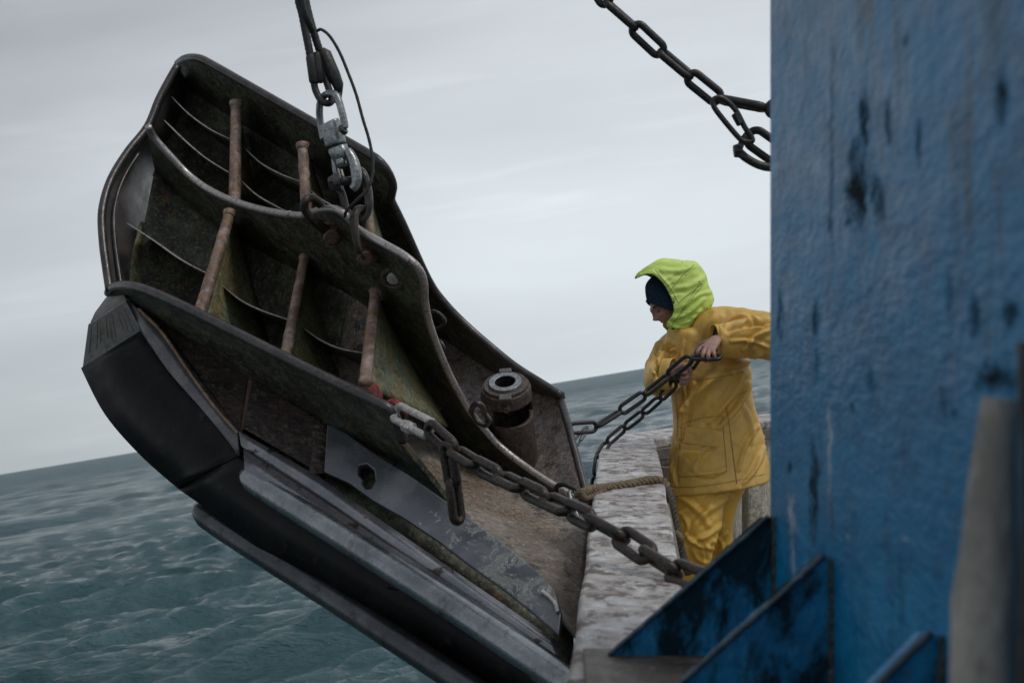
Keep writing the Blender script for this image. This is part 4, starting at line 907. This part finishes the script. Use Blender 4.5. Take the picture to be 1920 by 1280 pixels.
remesh(mb, .0065, 'trousers', M['trousers'], per, folds([(1270, 930, 1330, 985, 8, .016), (1285, 955, 1262, 985, 6, .012), (1368, 930, 1290, 1000, 9, .024), (1360, 925, 1320, 960, 7, .014), (1352, 985, 1290, 1015, 7, .016),
    (1282, 1000, 1335, 1028, 6, .020), (1338, 1012, 1318, 1052, 6, .016), (1300, 1030, 1326, 1056, 6, .014), (1310, 1015, 1322, 1045, 5, -.016), (1275, 960, 1288, 1000, 6, .012), (1362, 1000, 1335, 1030, 6, .014), (1372, 1020, 1345, 1038, 6, .012), (1275, 1010, 1285, 1060, 5, .010), (1345, 1005, 1350, 1040, 5, .014)], 3, .0010, 6, .5, .85))
for cx, d in ((1296, 6.72), (1322, 6.98)):
    mb = MB(); capgrid(mb, [ell_ring(cx, 1128, 22, .06, d+.05, 24), ell_ring(cx-8, 1146, 32, .09, d, 24), ell_ring(cx-14, 1160, 38, .10, d-.02, 24), ell_ring(cx-14, 1166, 38, .10, d-.02, 24)]); mb.build('boot', M['black'], per, smooth=True)
# --- jacket: torso and both sleeves grown together
mb = MB()
capgrid(mb, interp_rings([(1290, 612, 34, .07, 6.82, 6), (1303, 622, 50, .12, 6.82, 4), (1316, 633, 66, .15, 6.83, 6), (1322, 665, 76, .165, 6.84), (1330, 700, 78, .17, 6.84), (1336, 750, 77, .17, 6.84), (1344, 800, 82, .18, 6.83), (1348, 860, 90, .20, 6.82, 4), (1347, 909, 95, .21, 6.80, -12), (1347, 913, 95, .21, 6.80, -13)], 7, 44))
def tubepx(mb, pts, seg=26, flat=1.0):
    P = cr_spline([V(*p[:3]) for p in pts], 8); R_ = [v.x for v in cr_spline([(p[3], 0, 0) for p in pts], 8)]
    mb.tube(P, R_, seg, flat=flat, ref=FW)
tubepx(mb, [(1318, 625, 6.80, .10), (1355, 620, 6.74, .118), (1400, 625, 6.68, .112), (1450, 632, 6.60, .105), (1490, 640, 6.5, .095), (1492, 640, 6.42, .09), (1450, 634, 6.42, .092), (1405, 634, 6.44, .088), (1372, 636, 6.46, .080), (1347, 637, 6.46, .072)])
tubepx(mb, [(1285, 650, 6.93, .105), (1264, 658, 6.92, .094), (1247, 680, 6.86, .084), (1239, 704, 6.76, .084), (1240, 712, 6.68, .078), (1250, 706, 6.62, .076), (1256, 703, 6.57, .076)])
jf = [(1282, 640, 1290, 760, 4, .006), (1262, 640, 1268, 780, 3, .008), (1275, 650, 1281, 800, 3, .007), (1252, 640, 1236, 690, 6, .016), (1262, 655, 1228, 700, 5, .014), (1268, 670, 1222, 672, 5, .012), (1240, 640, 1225, 668, 5, .012), (1262, 650, 1248, 682, 4, -.012),
      (1352, 700, 1288, 770, 9, .016), (1302, 720, 1278, 820, 7, .016), (1395, 700, 1330, 790, 8, .014), (1405, 720, 1350, 800, 7, .012), (1440, 598, 1392, 612, 5, .012), (1400, 592, 1360, 608, 5, .010), (1430, 610, 1365, 622, 5, -.010), (1445, 620, 1395, 655, 6, .016), (1440, 650, 1372, 640, 5, .012),
      (1350, 590, 1310, 640, 10, .010), (1425, 664, 1350, 690, 7, .014), (1430, 840, 1395, 905, 6, .012), (1420, 800, 1385, 880, 6, .010), (1395, 760, 1410, 830, 6, .010), (1275, 850, 1262, 915, 7, .010), (1310, 890, 1360, 880, 5, .008), (1340, 830, 1300, 880, 6, .007), (1262, 780, 1256, 900, 3, .010), (1272, 820, 1268, 910, 3, .008), (1408, 600, 1440, 604, 4, -.012),
      (1222, 690, 1228, 735, 5, .012), (1238, 690, 1240, 738, 5, .012)]
jk = remesh(mb, .0065, 'jacket', M['jacket'], per, folds(jf, 1, .006, 8), 4)
# seams, hem, pocket and cuffs of the jacket, laid on its surface
bpy.context.view_layer.update()
def hit(px, py, obj=jk, lift=.003):
    dgr = bpy.context.evaluated_depsgraph_get()
    loc = obj.matrix_world.inverted() if False else None
    w0 = per.location; o_ = CAM-w0; d_ = (V(px, py, 1)-CAM).normalized()
    ok, p, n, i = obj.ray_cast(o_, d_)
    return (p+w0-d_*lift) if ok else None
def seam(pts, r=.0012, m='seam', parent=jk, nm='seam', obj=jk, step=3):
    P = spl2(pts, 6); Q = []
    for (x0, y0), (x1, y1) in zip(P, P[1:]): Q.append((x0, y0))
    Q.append(P[-1]); W_ = [hit(x, y, obj) for x, y in Q]; W_ = [p for p in W_ if p is not None]
    if len(W_) > 2:
        mb = MB(); mb.tube(W_, r, 6); return mb.build(nm, M[m], parent, smooth=True)
seam([(1284, 648), (1287, 700), (1290, 745)]); seam([(1262, 650), (1266, 720), (1270, 800), (1263, 870), (1259, 912)])
seam([(1275, 645), (1278, 720), (1279, 800), (1270, 870), (1266, 915)]); seam([(1256, 912), (1300, 912), (1360, 904), (1436, 888)])
seam([(1362, 762), (1368, 800), (1376, 860), (1382, 906)], .002); seam([(1410, 730), (1385, 740), (1362, 762)]); seam([(1322, 706), (1290, 712)]); seam([(1305, 713), (1350, 706), (1384, 700)], .0014)
seam([(1274, 832), (1272, 880), (1275, 892), (1300, 892), (1340, 888), (1360, 884), (1362, 870), (1356, 800)], .0016); seam([(1280, 795), (1310, 784), (1350, 780), (1356, 784), (1350, 795)], .0014)
# pocket flap
fl = [(1286, 800), (1345, 806), (1346, 836), (1340, 838), (1282, 830)]
P = [hit(a, b, jk, .024) for a, b in fl]
if all(P): mb = MB(); mb.prism(P, FW*.03); mb.build('pocket_flap', M['jacket'], jk, bevel=.003)
seam([(1286, 799), (1315, 803), (1346, 805)], .002)
# cuffs: open ends with dark lining
def cuff(px, py, d, ax, r, flat=.8, m='jacket'):
    c = V(px, py, d); ax = ax.normalized(); uu = (UP-ax*UP.dot(ax)).normalized(); ww = ax.cross(uu)
    rg = lambda q, s_: [c+ax*q+(uu*math.cos(2*math.pi*k/30)*s_+ww*math.sin(2*math.pi*k/30)*s_*flat)*(1+.05*math.sin(3*2*math.pi*k/30+1)) for k in range(30)]
    mb = MB(); mb.grid([rg(-.03, r*1.0), rg(0, r*1.02), rg(.022, r*1.06), rg(.022, r*1.0), rg(0.0, r*.94)], True); mb.build('cuff', M[m], jk, smooth=True)
    mb = MB(); mb.grid([rg(.021, r*1.0), rg(-.005, r*.95)], True); o0 = len(mb.v)-30; mb.f.append([o0+k for k in range(30)]); mb.build('lining', M['liner'], jk, smooth=True)
cuff(1345, 638, 6.46, -RT*.9-FW*.30+UP*.02, .068, .85)
cuff(1257, 703, 6.56, RT*.75-FW*.55, .074, .8)
# --- head and face (profile to the left, looking down)
HC = V(1257, 565, 6.82)
mb = MB(); SEG = 48; RIN = 40
fwd = (-RT*.80-UP*.55-FW*.16).normalized(); upv = (UP*.80-RT*.58).normalized(); upv = (upv-fwd*upv.dot(fwd)).normalized(); lat = fwd.cross(upv)
if lat.dot(FW) > 0: lat = -lat
rows = []
for i in range(RIN+1):
    t_ = math.pi*i/RIN; row = []
    for k in range(SEG):
        a = 2*math.pi*k/SEG
        dirv = Vector((math.sin(t_)*math.cos(a), math.sin(t_)*math.sin(a), math.cos(t_)))   # x fwd, y lateral, z up
        r = Vector((.098*dirv.x, .074*dirv.y, .112*dirv.z))
        if dirv.z < 0 and dirv.x > -.2: r.y *= 1-.30*(-dirv.z); 
        if dirv.z < -.2: r.x *= 1+.04
        row.append(r)
    rows.append(row)
def head_sculpt(p):
    x, y, z = p; e = lambda cx, cy, cz, sx, sy, sz: math.exp(-((x-cx)/sx)**2-((y-cy)/sy)**2-((z-cz)/sz)**2)
    dx = 0
    front = 1 if x > .03 else max(0, x/.03)
    dx += .021*math.exp(-(y/.013)**2-((z+.030)/.014)**2)*front       # nose tip
    dx += .016*math.exp(-(y/.010)**2-((z+.008)/.022)**2)*front       # bridge
    dx += .010*math.exp(-(y/.045)**2-((z-.018)/.010)**2)*front       # brow
    dx -= .012*(math.exp(-((y-.032)/.016)**2)+math.exp(-((y+.032)/.016)**2))*math.exp(-((z+.000)/.013)**2)*front
    dx += .012*math.exp(-(y/.022)**2-((z+.058)/.006)**2)*front       # upper lip
    dx += .012*math.exp(-(y/.020)**2-((z+.070)/.006)**2)*front
    dx -= .004*math.exp(-(y/.024)**2-((z+.064)/.003)**2)*front
    dx += .018*math.exp(-(y/.026)**2-((z+.095)/.014)**2)*front       # chin
    dx += .006*(math.exp(-((abs(y)-.045)/.02)**2))*math.exp(-((z+.025)/.02)**2)*front
    return Vector((x+dx, y, z))
rows = [[(lambda q: HC+fwd*q.x+lat*q.y+upv*q.z)(head_sculpt(p)) for p in r] for r in rows]
mb.grid(rows, True)
# neck joins the head to the body under the clothes
tube_c = [HC-upv*.05-fwd*.02, HC-upv*.12-fwd*.045, V(1290, 640, 6.84)]
mb.tube(tube_c, [.055, .058, .07], 20)
body = remesh(mb, .0035, 'head', M['skin'], per, None, 1)
def hp(f_, l_, u_): return HC+fwd*f_+lat*l_+upv*u_
for s_ in (1, -1):
    mb = MB()
    mb.tube([hp(.096, .018*s_, .021), hp(.094, .032*s_, .024), hp(.083, .047*s_, .021)], [.0030, .0042, .002], 8); mb.build('eyebrow', M['hair'], body, smooth=True)
    mb = MB(); mb.tube([hp(.0885, .020*s_, -.004), hp(.0875, .031*s_, -.007), hp(.080, .043*s_, -.004)], [.0016, .0026, .0014], 8); mb.build('eyelid', M['hair'], body, smooth=True)
    mb = MB(); mb.tube(cr_spline([hp(.0, .074*s_, .02), hp(-.02, .082*s_, .015), hp(-.024, .08*s_, -.01), hp(-.004, .074*s_, -.03)], 5), .006, 8); mb.build('ear', M['skin'], body, smooth=True)
for k in range(3):
    mb = MB(); l_ = .030-.008*k; mb.tube(cr_spline([hp(.084, l_*.8, .062), hp(.093, l_*.8, .054), hp(.095, l_*.8-.004, .044+.004*(k % 3))], 4), [.0015]*5+[.001]*3+[.0004], 6); mb.build('hair', M['hair'], body, smooth=True)
# beanie: cap with a turned band
def bandu(a): return .008+.054*math.cos(a)-.088*abs(math.sin(a))**1.4
rows = []
for i in range(22):
    t_ = i/21*rad(88); row = []
    for k in range(48):
        a = 2*math.pi*k/48; q = Vector(((.106-.008*max(0, math.cos(a)))*math.sin(t_)**.8*math.cos(a), .088*math.sin(t_)*math.sin(a), .128*math.cos(t_)+.016))
        if i > 8: q.z = lerp(q.z, bandu(a)+.012, ((i-8)/13)**1.3)
        q += Vector((q.x, q.y, 0))*.05*noise.noise(q*18)
        row.append(hp(q.x, q.y, q.z))
    rows.append(row)
mb = MB(); mb.grid(rows, True); bn = mb.build('beanie', M['beanie'], per, smooth=True, solid=.006, sub=1)
# hood: outer outline and opening edge in the head's own profile, bulging to both sides
O_ = [(1192, 520), (1198, 512), (1215, 500), (1235, 488), (1255, 487), (1280, 490), (1304, 494), (1318, 512), (1326, 535), (1334, 557), (1332, 574), (1322, 588), (1308, 602), (1292, 615), (1276, 625), (1264, 631)]
E_ = [(1193, 522), (1200, 519), (1210, 515), (1219, 516), (1228, 522), (1236, 530), (1243, 540), (1249, 551), (1254, 562), (1257, 574), (1258, 583), (1256, 591), (1252, 597), (1249, 601), (1246, 606), (1246, 611)]
O_ = spl2(O_, 8); E_ = spl2(E_, 8); nO = len(O_); KH = 26
HD = 6.81; hrows = []
latv = -FW
for i in range(nO):
    f_ = i/(nO-1); row = []
    wmax = .045+.078*min(1, f_/.35)**.6-.05*max(0, (f_-.6)/.4)**1.5
    o = V(*O_[i], HD); e = V(*E_[i], HD); tiny = max(0, 1-f_*14)
    for j in range(-KH, KH+1):
        th = j/KH*math.pi/2; a_ = abs(th); s_ = 1-math.cos(a_)
        prof = o.lerp(e, s_**1.15)
        w_ = wmax*math.sin(a_)**.85*(1-.10*s_)*(1 if j >= 0 else -1)
        cr = .008*noise.noise(Vector((f_*9, j*.14, 1)))+.006*(1-2*abs(noise.noise(Vector((f_*17, j*.18, 3)))))
        dn = (o-e).normalized() if (o-e).length > .01 else UP
        # face side lateral is towards the camera
        p = prof+latv*w_+dn*cr*(1-s_)+latv*cr*(1 if j >= 0 else -1)*s_
        row.append(p)
    hrows.append(row)
mb = MB(); mb.grid(hrows); hood = mb.build('hood', M['hood'], per, smooth=True, solid=.004, sub=1)
def crease_hood():
    me = hood.data; fr = [(1262, 598, 1318, 560, 6, .010), (1258, 612, 1312, 582, 6, .012), (1270, 618, 1322, 588, 5, .010), (1266, 540, 1320, 520, 7, .006), (1240, 505, 1300, 500, 6, .006), (1285, 575, 1330, 548, 5, .007), (1225, 510, 1262, 560, 5, .006), (1252, 603, 1290, 610, 4, .008)]
    nv = len(me.vertices); co = np.empty(nv*3); me.vertices.foreach_get('co', co); co = co.reshape(-1, 3)
    no = np.empty(nv*3); me.vertices.foreach_get('normal', no); no = no.reshape(-1, 3)
    if (no@_R.T)[:, 1][co@_R.T[:, 1] < (co@_R.T[:, 1]).mean()].mean() > 0: no = -no
    co = folds(fr, 5, .0012, 12)(co+np.array(per.location), no)-np.array(per.location)
    me.vertices.foreach_set('co', co.ravel()); me.update()
crease_hood()
bpy.context.view_layer.update()
def hseam(pts, r=.0013, m='hoodseam'):
    P = []
    for (x, y) in spl2(pts, 6):
        d_ = (V(x, y, 1)-CAM).normalized(); ok, p, n, i = hood.ray_cast(CAM-per.location, d_)
        if ok: P.append(p+per.location-d_*.002)
    if len(P) > 2: mb = MB(); mb.tube(P, r, 6); mb.build('seam', M[m], hood, smooth=True)
hseam([(1302, 496), (1285, 510), (1270, 528), (1258, 543), (1252, 550)]); hseam([(1229, 506), (1240, 520), (1254, 536), (1264, 552), (1271, 566)])
hseam([(1316, 532), (1300, 545), (1285, 556), (1272, 568)]); hseam([(1320, 532), (1305, 550), (1290, 570), (1275, 590), (1262, 606)], .0012); hseam([(1313, 530), (1296, 555), (1280, 580), (1268, 598), (1258, 612)], .001)
for (x, y, r_) in ((1263, 567, .009), (1262, 615, .008), (1263, 531, .0025), (1286, 515, .002), (1315, 532, .0035), (1311, 528, .003), (1277, 595, .002), (1287, 498, .002), (1327, 577, .002)):
    d_ = (V(x, y, 1)-CAM).normalized(); ok, p, n, i = hood.ray_cast(CAM-per.location, d_)
    if ok: mb = MB(); q = p+per.location; mb.tube([q+d_*.002, q-d_*.003], [r_, r_*.8], 10); mb.build('snap', M['rim'], hood, smooth=True)
# --- hands
def skin_chain(pts, edges, radii, name, parent, rootv=0, sub=2):
    base = per.location; me = bpy.data.meshes.new(name); me.from_pydata([p-base for p in pts], edges, []); o = bpy.data.objects.new('tmp', me); COL.objects.link(o); o.location = base
    sk_ = o.modifiers.new('skin', 'SKIN'); sk_.use_smooth_shade = True; sk_.branch_smoothing = .4
    if not me.skin_vertices: me.skin_vertices.new()
    for i, r in enumerate(radii):
        me.skin_vertices[0].data[i].radius = (r, r) if isinstance(r, (int, float)) else r
        me.skin_vertices[0].data[i].use_root = (i == rootv)
    sb = o.modifiers.new('sub', 'SUBSURF'); sb.levels = sub; sb.render_levels = sub
    dg = bpy.context.evaluated_depsgraph_get(); m2 = bpy.data.meshes.new_from_object(o.evaluated_get(dg)); bpy.data.objects.remove(o)
    return m2, base
def hand(wrist, kn, tips, thumb, name='hand'):
    # wrist: point; kn: four knuckle points; tips: per finger list of further joints; thumb: joints
    mb = MB(); base = per.location
    pts = [wrist[0], wrist[1]]; ed = [(0, 1)]; rr = [.027, .026]
    def addmesh(m2):
        mb.add([v.co+base for v in m2.vertices], [list(p.vertices) for p in m2.polygons])
    # palm: a lofted slab from the wrist to the knuckles
    a = kn[0]; b = kn[3]; across = (b-a).normalized(); along = ((a+b)/2-wrist[1]).normalized(); nn = across.cross(along).normalized()
    rows = []
    for k in range(8):
        t_ = k/7; c = wrist[0].lerp(wrist[1], t_/.3) if t_ < .3 else wrist[1].lerp((a+b)/2, (t_-.3)/.7); hw_ = lerp(.027, (b-a).length/2+.009, max(0, (t_-.2)/.8)); th_ = lerp(.021, .014, t_)
        rows.append([c+across*hw_*math.cos(2*math.pi*j/20)+nn*th_*math.sin(2*math.pi*j/20) for j in range(20)])
    capgrid(mb, rows)
    for q, (kk, tp) in enumerate(zip(kn, tips)):
        J = [kk.lerp(wrist[1], .35), kk]+tp; r0 = (.0098, .0102, .0098, .0086)[q]
        R_ = [r0*1.0, r0*1.12]+[r0*.98, r0*.90, r0*.72][:len(tp)]
        P = cr_spline(J, 4); Rr = [v.x for v in cr_spline([(r, 0, 0) for r in R_], 4)]
        mb.tube(P, Rr, 12); mb.tube([P[-1], P[-1]+(P[-1]-P[-2]).normalized()*.004], [Rr[-1], Rr[-1]*.5], 12)
    P = cr_spline(thumb, 4); mb.tube(P, [lerp(.0145, .0095, k/(len(P)-1)) for k in range(len(P))], 12)
    return remesh(mb, .0028, name, M['skin'], per, None, 2)
# left hand (right in the photo): back of the hand up, fingers wrap down round the chain
hand([V(1352, 634, 6.44), V(1343, 636, 6.40)],
     [V(1314, 652, 6.36), V(1321, 656, 6.33), V(1329, 658, 6.31), V(1338, 657, 6.32)],
     [[V(1308, 661, 6.35), V(1311, 669, 6.37), V(1318, 672, 6.40)], [V(1318, 668, 6.31), V(1322, 676, 6.34), V(1328, 676, 6.38)], [V(1328, 670, 6.29), V(1332, 677, 6.33), V(1336, 675, 6.37)], [V(1340, 668, 6.30), V(1343, 674, 6.34), V(1344, 671, 6.37)]],
     [V(1334, 640, 6.38), V(1318, 644, 6.42), V(1308, 652, 6.44), V(1304, 660, 6.44)])
# right hand (left in the photo): fingers closed over the links
hand([V(1254, 705, 6.56), V(1262, 700, 6.53)],
     [V(1281, 683, 6.50), V(1284, 693, 6.48), V(1285, 703, 6.47), V(1283, 712, 6.48)],
     [[V(1292, 690, 6.44), V(1286, 699, 6.40), V(1277, 700, 6.41)], [V(1294, 700, 6.42), V(1287, 708, 6.38), V(1277, 709, 6.40)], [V(1292, 709, 6.42), V(1285, 716, 6.39), V(1276, 715, 6.41)], [V(1287, 717, 6.44), V(1281, 721, 6.41), V(1274, 719, 6.43)]],
     [V(1268, 692, 6.50), V(1283, 684, 6.44), V(1292, 690, 6.40), V(1296, 698, 6.40)])
